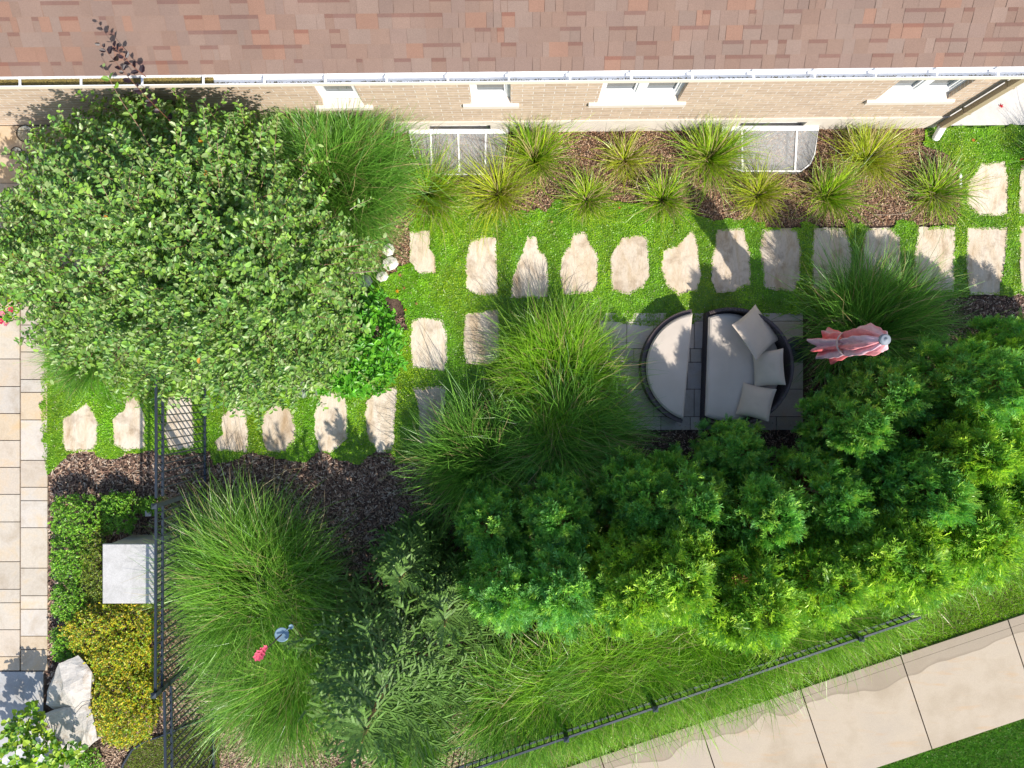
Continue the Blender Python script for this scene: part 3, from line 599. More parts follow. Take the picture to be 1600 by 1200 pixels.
sm = [(670, 305, .56, 'small yellow-green grass left of the left window well'), (778, 303, .56, 'small grass with a tan centre below the left window well corner'), (836, 250, .52, 'small grass just right of the left window well'),
      (916, 312, .42, 'small grass between two others above the bottle shaped stone'), (975, 250, .42, 'small grass near the wall under the middle window'), (1035, 312, .42, 'small grass above the pale rounded stepping stone'),
      (1106, 250, .54, 'small dense grass touching the left edge of the right window well'), (1184, 305, .46, 'small grass below the right window well'), (1290, 308, .46, 'small grass right of and below the right window well'),
      (1352, 250, .46, 'small bright grass between the right window well and the downspout'), (1458, 302, .48, 'small grass nearest to the downspout and the lone stepping stone')]
sv = [1.1, 1.0, 1.12, .92, .85, 1.0, 1.08, .95, 1.05, 1.1, 1.0]; ln_ = [(.1, -.1), (-.1, 0), (0, .1), (0, -.15), (.1, 0), (-.05, -.1), (.1, .05), (-.1, -.05), (.08, 0), (0, .08), (.12, -.05)]
for k, (x, y, L, lb) in enumerate(sm):
    clump('tufted_grass', (x, y), lb, int((250 + 420 * L * sv[k]) * (1.15, .85, 1.1, .8, .6, .8, 1.2, .7, .9, 1, .8)[k]), L * 2.0 * sv[k], .10, YH if k in (1, 4, 7, 9) else YG, ((.2, .35, .1, .4, .5, .3)[k % 6], (1.3, 1.45, 1.2)[k % 3]), (.2, 1.1), ln_[k], .0165, 'small grasses planted along the house wall', 60 + k, .14, 'small grass', 4, 1, 230)

# ------------------------------------------------------------------ leafy shrub masses
def shoots_cloud(q, st, D, Ls, nl, lsz, pal, r, twc, asp=.5, up=.5, ssz=1.0):
    """curved leafy shoots: st start points, D directions, Ls lengths"""
    n = len(st); D = unit(D); segs = 3; p = st.copy(); d = D.copy(); P_ = [p.copy()]; 
    for k in range(segs):
        d = unit(d + r.normal(0, .12, d.shape) + np.array([0, 0, .06])); p = p + d * (Ls / segs)[:, None]; P_.append(p.copy())
    P_ = np.stack(P_, 1)
    for k in range(segs): q.sticks(P_[:, k], P_[:, k + 1], .0045 * ssz * (1 - .25 * k), .0045 * ssz * (1 - .25 * (k + 1)), twc)
    t = np.tile(np.linspace(.12, 1, nl), (n, 1)) + r.normal(0, .03, (n, nl)); t = np.clip(t, .05, 1) * segs * .999
    i = np.floor(t).astype(int); fr = (t - i)[..., None]; ii = np.arange(n)[:, None]
    pos = P_[ii, i] * (1 - fr) + P_[ii, i + 1] * fr; dd = unit(P_[ii, i + 1] - P_[ii, i])
    upv = np.array([0, 0, 1.]); s = unit(np.cross(dd, upv) + 1e-4); sign = np.where(np.arange(nl) % 2 == 0, 1, -1)[None, :, None]
    rot = r.uniform(-.9, .9, (n, nl, 1)); side = unit(s * sign * np.cos(rot) + np.cross(s, dd) * np.sin(rot) * .8)
    ld = unit(dd * r.uniform(.3, .9, (n, nl, 1)) + side); nn = unit(upv * (up + .4) + r.normal(0, .45, ld.shape) + np.array([.1, -.15, 0]))
    m = n * nl; L = lsz * r.uniform(.5, 1.3, m)
    c = np.array(pal)[r.integers(len(pal), size=m)] * r.uniform(.8, 1.2, (m, 1)) * np.repeat(r.uniform(.85, 1.15, (n, 1)), nl, 0)
    q.leaves(pos.reshape(-1, 3), ld.reshape(-1, 3), nn.reshape(-1, 3), L, L * asp * r.uniform(.85, 1.15, m), c, .18)
def mound(polypx, z0, zt, n, r, power=.55, depth=.5, lump=.25, lf=2.5):
    """points through the volume of a lumpy mound whose outline from above is the polygon; returns points and outward directions"""
    poly = np.array(polypx, float); c = poly.mean(0); rp_ = scatter([poly], n, seed=int(r.integers(1e6)))
    d = rp_ - c; ang = np.arctan2(d[:, 1], d[:, 0]); pa = np.arctan2(poly[:, 1] - c[1], poly[:, 0] - c[0]); pr = np.hypot(*(poly - c).T); o = np.argsort(pa)
    R_ = np.interp(ang, np.r_[pa[o] - 2 * math.pi, pa[o], pa[o] + 2 * math.pi], np.r_[pr[o], pr[o], pr[o]]); t = np.clip(np.hypot(d[:, 0], d[:, 1]) / R_, 0, 1)
    h = (1 - t ** 2.4) ** power; z = z0 + (zt - z0) * h * (1 + lump * noise(rp_[:, 0] / 100, rp_[:, 1] / 100, lf)) * (1 - depth * r.random(n) ** 2)
    z = np.maximum(z, z0 * .6 + .02); k = (1 - z / H) / 100; W = np.c_[(rp_[:, 0] - 800) * k, (600 - rp_[:, 1]) * k, z]
    dn = np.c_[d[:, 0], -d[:, 1]] / np.hypot(d[:, 0], d[:, 1])[:, None].clip(1); D = np.c_[dn * (t ** 1.5)[:, None] * 1.2, 1.0 - .6 * t]
    return W, unit(D), t
def limb(pts, r0, r1, n=7):
    pts = np.array(pts, float); return pts, np.linspace(r0, r1, len(pts))

# serviceberry tree on the left
r = np.random.default_rng(100); sil = [(15, 330), (62, 290), (90, 245), (130, 235), (185, 190), (235, 165), (300, 190), (345, 185), (385, 215), (420, 255), (430, 305), (470, 325), (500, 345), (535, 358), (538, 400), (525, 450), (515, 490), (510, 535), (485, 575), (455, 582), (380, 598), (300, 590), (230, 568), (150, 545), (70, 500), (25, 440), (5, 380)]
base = P(395, 455); T = thing('leafy_tree', 'broad leafy tree covering the upper left, one dark shoot reaching over the roof', 'tree', base)
W, D, t = mound(sil, .9, 3.3, 150, r, .5, .5, .30, 2.0); q = Geo(); W0 = W; ci = r.integers(150, size=5400); off = r.normal(0, .21, (5400, 3)); off[:, 2] *= .7
D = unit(D[ci] + off * 2.2 + r.normal(0, .35, (5400, 3))); W = W[ci] + off; W[:, 2] = np.maximum(W[:, 2], .5)
pal = [(.15, .29, .055), (.20, .35, .075), (.25, .40, .065), (.11, .25, .05), (.28, .38, .14), (.19, .36, .04)]
shoots_cloud(q, W - base - D * .12, D, r.uniform(.18, .42, len(W)), 11, .070, pal, r, (.28, .16, .10), .54)
W2, D2, t2 = mound(sil, .6, 2.5, 750, r, .5, .6, .2, 1.6); shoots_cloud(q, W2 - base, unit(D2 + r.normal(0, .6, D2.shape)), r.uniform(.2, .4, len(W2)), 8, .08, pal, r, (.16, .10, .07), .52)
# long whips standing out of the crown
wh = [((245, 250), (190, 95), 2.6, 3.2), ((140, 260), (88, 165), 2.0, 2.5), ((360, 250), (318, 150), 2.2, 2.6), ((110, 310), (20, 245), 1.9, 2.3), ((80, 360), (0, 330), 1.6, 2.0), ((430, 330), (428, 180), 2.1, 2.3), ((300, 240), (345, 165), 2.4, 2.8), ((480, 400), (600, 360), 1.8, 1.9), ((200, 300), (150, 190), 2.4, 2.8), ((500, 520), (575, 500), 1.5, 1.7), ((400, 480), (470, 600), 2.0, 2.2), ((60, 330), (110, 230), 2.0, 2.2)]
A = np.array([P(a[0], a[1], z0) for a, b, z0, z1 in wh]); B = np.array([P(b[0], b[1], z1) for a, b, z0, z1 in wh])
shoots_cloud(q, A - base, B - A, np.linalg.norm(B - A, axis=1), 17, .085, pal, r, (.30, .17, .11), .6, ssz=1.5)
k = 16; yl = W[r.integers(len(W), size=k)] + (0, 0, .2) - base; q.leaves(yl, r.normal(size=(k, 3)), np.c_[r.normal(size=(k, 2)) * .3, np.ones(k)], .09, .05, (.55, .25, .03), .1)
obj('crown', q, leaf_m, T)
q = Geo(); q.tube([(0, 0, 0), (.03, -.02, .5), (-.02, .04, .9)], [.09, .075, .06], 9, (.20, .16, .13))
for k in range(26):
    e = W[r.integers(len(W))] - base; e[2] *= .82; m1 = np.array((e[0] * .3, e[1] * .3, .9 + .25 * e[2])) + r.normal(0, .06, 3); q.tube([(0, 0, .6), m1, (m1 + e) / 2 + r.normal(0, .06, 3), e], [.04, .026, .016, .006], 6, (.22, .17, .13))
obj('trunk', q, bark_m, T)
for a_, b_ in ((P(272, 195, 2.5), P(187, 50, 3.75)), (P(228, 120, 3.1), P(176, 72, 3.5))):
    q = Geo(); A = np.array([a_]); B = np.array([b_]); shoots_cloud(q, A - base, B - A, np.linalg.norm(B - A, axis=1), 22 if a_[2] < 3 else 9, .085, [(.020, .010, .014), (.028, .014, .018)], r, (.22, .09, .06), .6, ssz=1.7)
    o = obj('purple_shoot', q, leaf_m, T); o['label'] = 'dark purple leafy shoot over the roof edge'

def shrub(name, label, poly, z0, zt, n, pal, lsz, cat='shrub', group=None, asp=.55, nl=8, sl=(.08, .18), lump=.15, seed=0, twc=(.16, .11, .07), up=.5, depth=.4, jit=.5):
    r = np.random.default_rng(seed); pc = np.mean(poly, 0); b = P(800 + (pc[0] - 800) * (1 - zt * .5 / H), 600 + (pc[1] - 600) * (1 - zt * .5 / H)); q = Geo()
    W, D, t = mound(poly, z0, zt, n, r, .5, depth, lump, 4); shoots_cloud(q, W - b, unit(D + r.normal(0, jit, D.shape)), r.uniform(*sl, len(W)), nl, lsz, pal, r, twc, asp, up)
    T = thing(name, label, cat, b, group=group); obj('foliage', q, leaf_m, T); q = Geo()
    for k in range(14):
        e = W[r.integers(len(W))] - b; q.tube([(0, 0, 0), e * (.4, .4, .5) + r.normal(0, .01, 3), e * .95], [.012, .009, .004], 5, (.2, .14, .1))
    obj('stem', q, bark_m, T); return T
BX = [(.10, .29, .015), (.18, .41, .025), (.27, .50, .04)]; GO = [(.42, .46, .015), (.60, .52, .02), (.30, .43, .02), (.19, .36, .02), (.55, .40, .03)]
shrub('boxwood', 'bright green boxwood at the top of the left bed', [(88, 782), (125, 774), (152, 780), (160, 815), (150, 850), (110, 850), (86, 830)], .05, .5, 420, BX, .028, 'boxwood', 'boxwoods in the left bed', nl=10, sl=(.05, .11), seed=1)
shrub('boxwood', 'boxwood left of the pillar, below the topmost one', [(88, 842), (140, 845), (140, 885), (128, 908), (92, 905), (84, 870)], .05, .48, 380, BX, .028, 'boxwood', 'boxwoods in the left bed', nl=10, sl=(.05, .11), seed=2)
shrub('boxwood', 'small boxwood left of the golden shrub', [(88, 918), (125, 910), (134, 930), (128, 960), (105, 972), (86, 955)], .05, .42, 280, BX, .028, 'boxwood', 'boxwoods in the left bed', nl=10, sl=(.05, .11), seed=3)
shrub('boxwood', 'low boxwood just above the big boulder', [(84, 985), (105, 985), (125, 1005), (115, 1030), (85, 1028)], .04, .32, 200, BX, .028, 'boxwood', 'boxwoods in the left bed', nl=10, sl=(.05, .1), seed=4)
shrub('boxwood', 'shaded boxwood in the shadow of the pillar', [(160, 776), (205, 772), (215, 800), (205, 828), (165, 830)], .04, .4, 380, BX, .028, 'boxwood', 'boxwoods in the left bed', nl=10, sl=(.05, .11), seed=5)
shrub('boxwood', 'small boxwood between pillar and fence rail', [(220, 782), (248, 780), (252, 800), (225, 802)], .04, .3, 120, BX, .028, 'boxwood', 'boxwoods in the left bed', nl=10, sl=(.05, .1), seed=6)
shrub('boxwood', 'small boxwood at the bottom edge below the boulder', [(112, 1180), (150, 1172), (160, 1200), (120, 1215)], .04, .3, 170, BX, .028, 'boxwood', 'boxwoods in the left bed', nl=10, sl=(.05, .1), seed=7)
shrub('yellow_shrub', 'thin yellow-green shrub along the left side of the pillar', [(140, 825), (162, 820), (166, 880), (160, 945), (138, 935), (132, 880)], .04, .45, 420, [(.18, .27, .02), (.24, .30, .02), (.11, .2, .02)], .03, 'shrub', None, .45, 8, (.08, .16), seed=8)
shrub('golden_shrub', 'upper golden yellow shrub below the pillar', [(100, 985), (120, 960), (160, 945), (240, 945), (245, 1000), (235, 1050), (150, 1060), (135, 1030)], .08, .62, 1300, GO, .03, 'golden shrub', 'golden shrubs beside the boulder', .6, 9, (.07, .15), .25, 9)
shrub('golden_shrub', 'lower golden yellow shrub right of the boulder', [(145, 1062), (190, 1045), (243, 1050), (248, 1110), (230, 1150), (190, 1162), (155, 1140), (140, 1095)], .08, .6, 1100, GO, .03, 'golden shrub', 'golden shrubs beside the boulder', .6, 9, (.07, .15), .25, 10)
shrub('bright_green_shrub', 'bright lime green shrub at the lower right edge of the leafy tree', [(505, 560), (540, 520), (555, 475), (575, 462), (600, 470), (605, 500), (622, 530), (618, 570), (590, 605), (550, 610), (510, 605)], .15, .95, 420, [(.11, .37, .02), (.17, .44, .03), (.08, .29, .02)], .09, 'shrub', None, .42, 8, (.1, .2), .2, 11, (.15, .22, .06), 1.0, .5)
shrub('silvery_plant', 'small silvery leaved plant under the lower edge of the leafy tree', [(440, 598), (462, 588), (488, 595), (484, 612), (450, 614)], .05, .35, 40, [(.30, .36, .30), (.24, .30, .22)], .09, 'plant', None, .6, 5, (.04, .08), .1, 12)

# ------------------------------------------------------------------ cedars (arborvitae)
def sprays(q, pos, ax, nrm, L, pal, r, tipc):
    """flat fan sprays: a midrib with forked thin fingers on both sides"""
    n = len(pos); ax = unit(ax); sd = unit(np.cross(ax, nrm)); c = np.array(pal)[r.integers(len(pal), size=n)] * r.uniform(.75, 1.3, (n, 1)); N = np.cross(sd, ax)
    for k in range(6):
        t = .10 + .15 * k
        for s in (-1, 1):
            st = pos + ax * (L * t)[:, None]; an = r.uniform(.40, .80, n)[:, None]
            d = unit(ax * np.cos(an) + sd * np.sin(an) * s + N * r.normal(0, .28, (n, 1)) - np.array([0, 0, .05])); fl = L * (.58 - .06 * k) * r.uniform(.6, 1.2, n)
            mid = st + d * fl[:, None] * .5; cc = c * (1 + .05 * k); q.flakes(mid, d, N + r.normal(0, .5, (n, 3)), fl, fl * .12 + .003, cc)
            for s2 in (-1, 1):
                d2 = unit(d + sd * s2 * .6 + N * r.normal(0, .3, (n, 1))); f2 = fl * r.uniform(.35, .6, n); q.flakes(mid + d2 * (f2 * .5)[:, None], d2, N + r.normal(0, .5, (n, 3)), f2, f2 * .15 + .003, cc * 1.1)
    q.flakes(pos + ax * (L * .75)[:, None], ax, N, L * .6, L * .07, c * tipc)
PC = PY = None
def cedar_mesh(seed, h, rad, ntuft, pal):
    r = np.random.default_rng(seed); q = Geo(); A = r.uniform(0, 6.28, ntuft); u = r.random(ntuft); z = h * (.12 + .88 * u ** .8)
    prof = np.interp(z / h, [0, .2, .5, .8, 1], [.9, 1, .92, .66, .12]); rr = rad * prof * (1 - .55 * r.random(ntuft) ** 1.6) * (1 + .30 * noise(A * 2 + seed, z * 3, 1.3))
    base = np.c_[rr * np.cos(A), rr * np.sin(A), z]; out = np.c_[np.cos(A), np.sin(A), np.zeros(ntuft)]; ta = unit(out * .55 + np.array([0, 0, .9]) + r.normal(0, .25, (ntuft, 3)))
    q.sticks(np.c_[base[:, :2] * .25, np.maximum(z - .45 * rr, .1)], base + ta * .06, .007, .004, (.30, .15, .07))
    per = 9; pos = np.repeat(base, per, 0) + r.normal(0, .018, (ntuft * per, 3)); ax = np.repeat(ta, per, 0) + r.normal(0, .42, (ntuft * per, 3)); ax[:, 2] = np.abs(ax[:, 2]) * .7 + .12
    nm = r.normal(size=pos.shape); sprays(q, pos, ax, nm, r.uniform(.13, .26, len(pos)), pal, r, 1.0)
    # a few browned tips
    k = int(ntuft * (.35 if pal is PY else .12)); i = r.integers(ntuft, size=k); q.flakes(base[i] + ta[i] * .1, ta[i] + r.normal(0, .4, (k, 3)), r.normal(size=(k, 3)), .09, .018, (.50, .25, .06))
    return q.mesh('cedar_foliage')
PC = [(.15, .37, .075), (.21, .44, .075), (.32, .53, .08), (.16, .38, .11)]; PY = [(.20, .38, .045), (.29, .47, .05), (.40, .56, .055), (.16, .34, .06)]
cm = [cedar_mesh(1, 2.15, .64, 230, PC), cedar_mesh(2, 1.7, .58, 180, PC), cedar_mesh(3, 2.2, .66, 250, PY), cedar_mesh(4, 1.8, .60, 190, PY)]
for me in cm: me.materials.append(conifer_m)
q = Geo(); q.tube([(0, 0, 0), (0, 0, 1.5)], [.04, .015], 7, (.24, .15, .10)); trunk_me = q.mesh('trunk')
ced = [(778, 796, 1, .85, 1.7, 'small dark cedar between the shaded mulch and the left tall grass'), (868, 778, 1, .95, 2.0, 'dark cedar directly below the shaded grass'), (962, 758, 1, .95, 2.2, 'dark cedar below the shaded mulch, left of the daybed'),
 (1050, 752, 1, .95, 2.5, 'dark cedar below the ottoman half of the daybed'), (1124, 700, 1, .75, 1.5, 'tufted cedar tip directly below the daybed seat'), (1208, 745, 1, .95, 2.7, 'dark cedar below right of the daybed'), (1272, 665, 1, .8, 2.5, 'small cedar right of the daybed pad'),
 (1325, 620, 1, .9, 2.1, 'cedar just below the closed umbrella'), (1400, 592, 1, .95, 3.0, 'shaded cedar right of the umbrella, below the wide dark grass'), (1480, 592, 3, .95, 2.4, 'uppermost shaded cedar by the right edge'), (1295, 718, 1, 1.0, 3.0, 'dark cedar in the middle of the group right of the daybed'),
 (1375, 692, 3, 1.0, 2.8, 'cedar with lime tips in the middle of the right group'), (1512, 545, 1, .75, 1.5, 'short cedar at the upper end of the right group under the stepping stones'), (1580, 540, 1, .7, 1.3, 'short cedar cut by the right edge near the last stepping stones'), (1450, 675, 3, 1.0, 2.5, 'bright cedar near the right edge, second from the top'), (1125, 782, 1, 1.0, 2.8, 'dark cedar sunk between the upper and lower rows, under the daybed seat'),
 (792, 872, 0, 1.0, 2.4, 'first cedar of the lower row, touching the spruce'), (865, 868, 0, 1.05, 2.6, 'second cedar of the lower row from the spruce'), (940, 862, 2, 1.05, 3.0, 'third cedar of the lower row, with browned twig tips'),
 (1015, 858, 2, 1.1, 3.1, 'fourth cedar of the lower row from the spruce'), (1090, 850, 2, 1.1, 3.3, 'fifth cedar of the lower row, middle of the hedge'), (1165, 838, 2, 1.12, 3.05, 'sixth cedar of the lower row, above the end of the fence rail'),
 (1238, 822, 2, 1.12, 3.1, 'seventh cedar of the lower row from the spruce'), (1310, 802, 2, 1.12, 3.15, 'eighth cedar of the lower row, ahead of the lawn strip'), (1380, 780, 2, 1.15, 3.0, 'ninth cedar of the lower row, near the right edge'), (1450, 758, 2, 1.15, 2.7, 'last cedar of the lower row with orange dead twigs, at the right edge')]
r = np.random.default_rng(5)
for x, y, mi, s, hh, lb in ced:
    b = P(x, y); T = thing('cedar', lb, 'cedar', b, group='cedars forming a hedge'); s *= r.uniform(.93, 1.05)
    o = obj('crown', cm[mi], None, T); zs = hh / (2.15, 1.7, 2.2, 1.8)[mi]; o.scale = (s, s, zs); o.rotation_euler = (r.normal(0, .05), r.normal(0, .05), r.uniform(0, 6.28))
    if not len(trunk_me.materials): trunk_me.materials.append(bark_m)
    o = obj('trunk', trunk_me, None, T); o.scale = (1, 1, zs * .9)

# ------------------------------------------------------------------ spruces
def spruce(base, h, rad, label, seed, dens=1.0):
    r = np.random.default_rng(seed); T = thing('spruce', label, 'spruce', base, group='spruce trees in the lower bed'); q = Geo(); w_ = Geo(); A = []; B = []
    nw = 11
    for k in range(nw):
        z = h * (.10 + .80 * (k / (nw - 1)) ** .95); L = rad * (1 - z / h) ** .72 + .10; nb = int((9 if k < 7 else 6) * dens) or 1; a0 = r.uniform(0, 6.28)
        for j in range(nb):
            a = a0 + 6.283 * j / nb + r.normal(0, .15); Lb = L * r.uniform(.8, 1.12); n = 6; pts = []; el = .12 + .55 * (z / h) ** 2
            for i in range(n + 1):
                t = i / n; pts.append((Lb * t * math.cos(a), Lb * t * math.sin(a), z + Lb * t * math.tan(el) * .8 - .10 * Lb * math.sin(t * 3.14) + .12 * Lb * t * t))
            pts = np.array(pts); w_.tube(pts, np.linspace(.010, .0035, n + 1), 5, (.24, .14, .06)); 
            for i in range(1, n + 1): A.append(pts[i - 1]) ; B.append(pts[i])
            for i in range(1, n + 1):
                t = i / n
                for s in (-1, 1):
                    if r.random() < .30: continue
                    d = unit(pts[i] - pts[i - 1]); sd = np.array((-d[1], d[0], 0)) * s; ls = Lb * (.42 * (1 - t) + .16) * r.uniform(.75, 1.2); dd = unit(d * .75 + sd * .75 + np.array((0, 0, r.normal(.08, .12))))
                    e = pts[i] + dd * ls; A.append(pts[i]); B.append(e); w_.sticks([pts[i]], [e], .003, .002, (.26, .15, .07))
                    if ls > .22:
                        for u in (.45, .75):
                            for s2 in (-1, 1):
                                d3 = unit(dd + np.array((-dd[1], dd[0], 0)) * s2 * .8); m_ = pts[i] + dd * ls * u; A.append(m_); B.append(m_ + d3 * ls * .38)
    ld = [(0, 0, h * .85), (.01, .0, h * .95), (.02, .01, h)]; w_.tube([(0, 0, 0), (0, 0, h * .85), (.01, .0, h * .95), (.02, .01, h)], [.06, .022, .014, .008], 8, (.32, .18, .08)); A.append(np.array(ld[0])); B.append(np.array(ld[2]))
    A = np.array(A); B = np.array(B); gc = np.array((.14, .26, .055)) * r.uniform(.75, 1.25, (len(A), 1)); q.sticks(A, B, .021, .012, gc); Ls = np.linalg.norm(B - A, axis=1); cnt = np.maximum((Ls * 330).astype(int), 16); idx = np.repeat(np.arange(len(A)), cnt); n = len(idx); t = r.random(n)[:, None]
    pos = A[idx] * (1 - t) + B[idx] * t; d = unit(B - A)[idx]; rv = unit(np.cross(d, r.normal(size=(n, 3)))); rv[:, 2] = np.abs(rv[:, 2]) * .8 + rv[:, 2] * .2; nd_ = unit(d * 1.25 + rv); ln = r.uniform(.018, .030, n)
    c = np.array([(.20, .36, .075), (.14, .29, .065), (.29, .43, .10)])[r.integers(3, size=n)] * r.uniform(.7, 1.25, (n, 1)); tip = (t[:, 0] > .85); c[tip] *= 1.35
    q.flakes(pos + nd_ * (ln * .5)[:, None], nd_, rv + r.normal(0, .6, (n, 3)), ln * 1.15, .0075, c)
    obj('needles', q, conifer_m, T); obj('trunk', w_, bark_m, T); return T
spruce(P(632, 998), 3.6, 1.42, 'big blue-green spruce with a long bare leader shoot, seen over the bottom grasses', 3)
spruce(P(655, 852), 2.3, .65, 'small dark shaded spruce at the edge of the dark mulch', 8, .8)
spruce(P(715, 900), 2.6, .75, 'dark spruce squeezed between the large spruce and the cedars', 12, .8)

# ------------------------------------------------------------------ metal fence
def rail(q, a, b, z, wd=.03, ht=.03): q.obox(a, b, wd, z - ht, z)
def fence(name, label, a, b, posts, cat='fence', ztop=1.83, group=None):
    a = P(*a); b = P(*b); L = np.linalg.norm(b - a); d = (b - a) / L; T = thing(name, label, cat, a, group=group); b2 = b - a; n = int(L / .108)
    for z in (ztop, ztop - .20, .16): q = Geo(); rail(q, (0, 0), b2, z); obj('rail', q, black_metal, T)
    ks = [k for k in range(1, n)]
    for k in ks:
        p = b2 * (k / n); q = Geo(); q.box(p[0] - .008, p[0] + .008, p[1] - .008, p[1] + .008, .07, ztop - .031); obj('picket', q, black_metal, T)
    for t in posts:
        p = b2 * t; q = Geo(); q.box(p[0] - .03, p[0] + .03, p[1] - .03, p[1] + .03, 0, ztop + .03); o = obj('post', q, black_metal, T)
        q = Geo(); z0 = ztop + .031; q.box(p[0] - .038, p[0] + .038, p[1] - .038, p[1] + .038, z0, z0 + .02); V = [(p[0] - .036, p[1] - .036, z0 + .021), (p[0] + .036, p[1] - .036, z0 + .021), (p[0] + .036, p[1] + .036, z0 + .021), (p[0] - .036, p[1] + .036, z0 + .021), (p[0], p[1], z0 + .05)]
        q.add(V, [(0, 1, 4), (1, 2, 4), (2, 3, 4), (3, 0, 4)]); obj('post_cap', q, black_metal, o)
    return T
FG = 'black metal picket fence panels'
fence('fence_gate', 'black metal picket gate crossing the stepping stones', (326, 555), (326, 752), [0], 'gate')
fence('metal_fence', 'black metal fence panel running past the stone pillar', (326, 762), (325, 1013), [0, 1], group=FG)
fence('metal_fence', 'black metal fence panel at the bottom left beside the small lawn', (337, 1010), (341, 1290), [], group=FG)
fence('metal_fence', 'slanting black metal fence behind the lawn strip and sidewalk', (660, 1180), (1385, 934), [.03, .30, .475, .88], ztop=1.05, group=FG)

# ------------------------------------------------------------------ stone pillar
m = M('weathered_cap_stone'); c = m.ramp(m.noise(5, 7, .7, dist=1.2), [(.3, (.40, .39, .37)), (.5, (.48, .47, .455)), (.7, (.53, .52, .505))]); m.base(m.mix(c, m.ramp(m.noise(80, 4), [(.3, g(.8)), (.7, g(1.1))]), .8, 'MULTIPLY')).rough(.85); m.bump(m.noise(25, 6, .7), .5, .005); cap_m = m.m
A = P(160, 943, .88); B = P(243, 850, .88); c0 = (A + B) / 2; hw = (B - A) / 2
T = thing('stone_pillar', 'square pale stone pillar with a flat cap beside the metal fence', 'pillar', (c0[0], c0[1], 0)); q = Geo(); q.box(-hw[0] + .03, hw[0] - .03, -hw[1] + .03, hw[1] - .03, 0, .82); obj('shaft', q, limestone, T)
q = Geo(); e = .008; rg = [np.array([(x * (hw[0] - i), y * (hw[1] - i), z) for x, y in ((-1, -1), (1, -1), (1, 1), (-1, 1))]) for i, z in ((0, .822), (0, .872), (e, .88))]; q.loft(rg); obj('cap', q, cap_m, T)

# ------------------------------------------------------------------ boulders
def rock(name, label, pts, cat='boulder', seed=0, group=None, mat=None, sub=3):
    pts = np.array([P(*p) for p in pts]); c0 = np.array([*pts.mean(0)[:2], 0]); bm = bmesh.new()
    for p in pts - c0: bm.verts.new(p)
    bmesh.ops.convex_hull(bm, input=bm.verts[:])
    for v in [v for v in bm.verts if not v.link_faces]: bm.verts.remove(v)
    bmesh.ops.triangulate(bm, faces=bm.faces[:]); bmesh.ops.subdivide_edges(bm, edges=bm.edges[:], cuts=sub, use_grid_fill=True)
    bm.normal_update(); sz = np.ptp(pts[:, :2], axis=0).max()
    for v in bm.verts:
        x, y, z = v.co; k = noise(np.array([x * 7 / sz + seed]), np.array([y * 7 / sz + z * 5 / sz]), 1)[0] + .5 * noise(np.array([x * 20 / sz]), np.array([(y + z) * 20 / sz + seed]), 1)[0]; v.co += v.normal * k * .030 * sz
    me = bpy.data.meshes.new(name); bm.to_mesh(me); bm.free(); me.materials.append(mat or rock_m); o = bpy.data.objects.new(name, me); COL.objects.link(o); o.location = tuple(c0); return tag(o, label, cat, group)
m = M('boulder_limestone'); c = m.ramp(m.noise(4, 7, .7, dist=.5), [(.3, (.34, .27, .20)), (.45, (.50, .46, .41)), (.7, (.58, .55, .51))]); m.base(c).rough(.85); m.bump(m.noise(9, 8, .7), .8, .03); rock_m = m.m
rock('boulder', 'big pale boulder with a shaded left face beside the golden shrubs', [(90, 1036, .5), (122, 1024, .5), (143, 1050, .55), (141, 1090, .5), (120, 1108, .42), (100, 1075, .5), (98, 1092, 0), (82, 1060, 0), (112, 1122, 0), (75, 1075, .12), (72, 1100, .1), (145, 1050, 0), (150, 1090, 0), (110, 1030, 0)], seed=1)
rock('boulder', 'wide pale boulder below the big one, with a cable lying over it', [(120, 1110, .42), (140, 1092, .48), (152, 1155, .45), (138, 1170, .42), (118, 1168, .4), (88, 1115, .33), (38, 1140, .05), (65, 1118, .08), (100, 1190, 0), (60, 1185, 0), (160, 1150, 0), (150, 1100, 0)], seed=4)
rock('boulder', 'small pale boulder cut off at the bottom edge behind the white flowers', [(72, 1188, .3), (95, 1184, .3), (96, 1225, .3), (60, 1220, .3), (60, 1230, 0), (110, 1190, 0), (110, 1230, 0), (60, 1190, 0)], seed=8)
m = M('white_limestone'); m.base(m.ramp(m.noise(9, 6, .7), [(.35, (.48, .42, .33)), (.55, (.74, .71, .66))])).rough(.85); m.bump(m.noise(14, 6, .7), .7, .02); wr = m.m
for k, (x, y, rr, lb) in enumerate([(610, 412, 12, 'white rock nearest to the small beige stepping stone'), (597, 432, 9, 'small white rock at the end of the rock group'), (570, 440, 12, 'white rock closest to the leafy tree crown'), (607, 390, 10, 'topmost white rock beside the bare mulch patch')]):
    r = np.random.default_rng(k + 3); rock('white_rock', lb, [(x + rr * math.cos(a) * r.uniform(.8, 1.15), y + rr * math.sin(a) * r.uniform(.8, 1.15), z) for a in np.linspace(0, 5.5, 7) for z in (0, .10)] + [(x, y, .15)], 'rock', k, 'white rocks at the edge of the thyme', wr, 2)

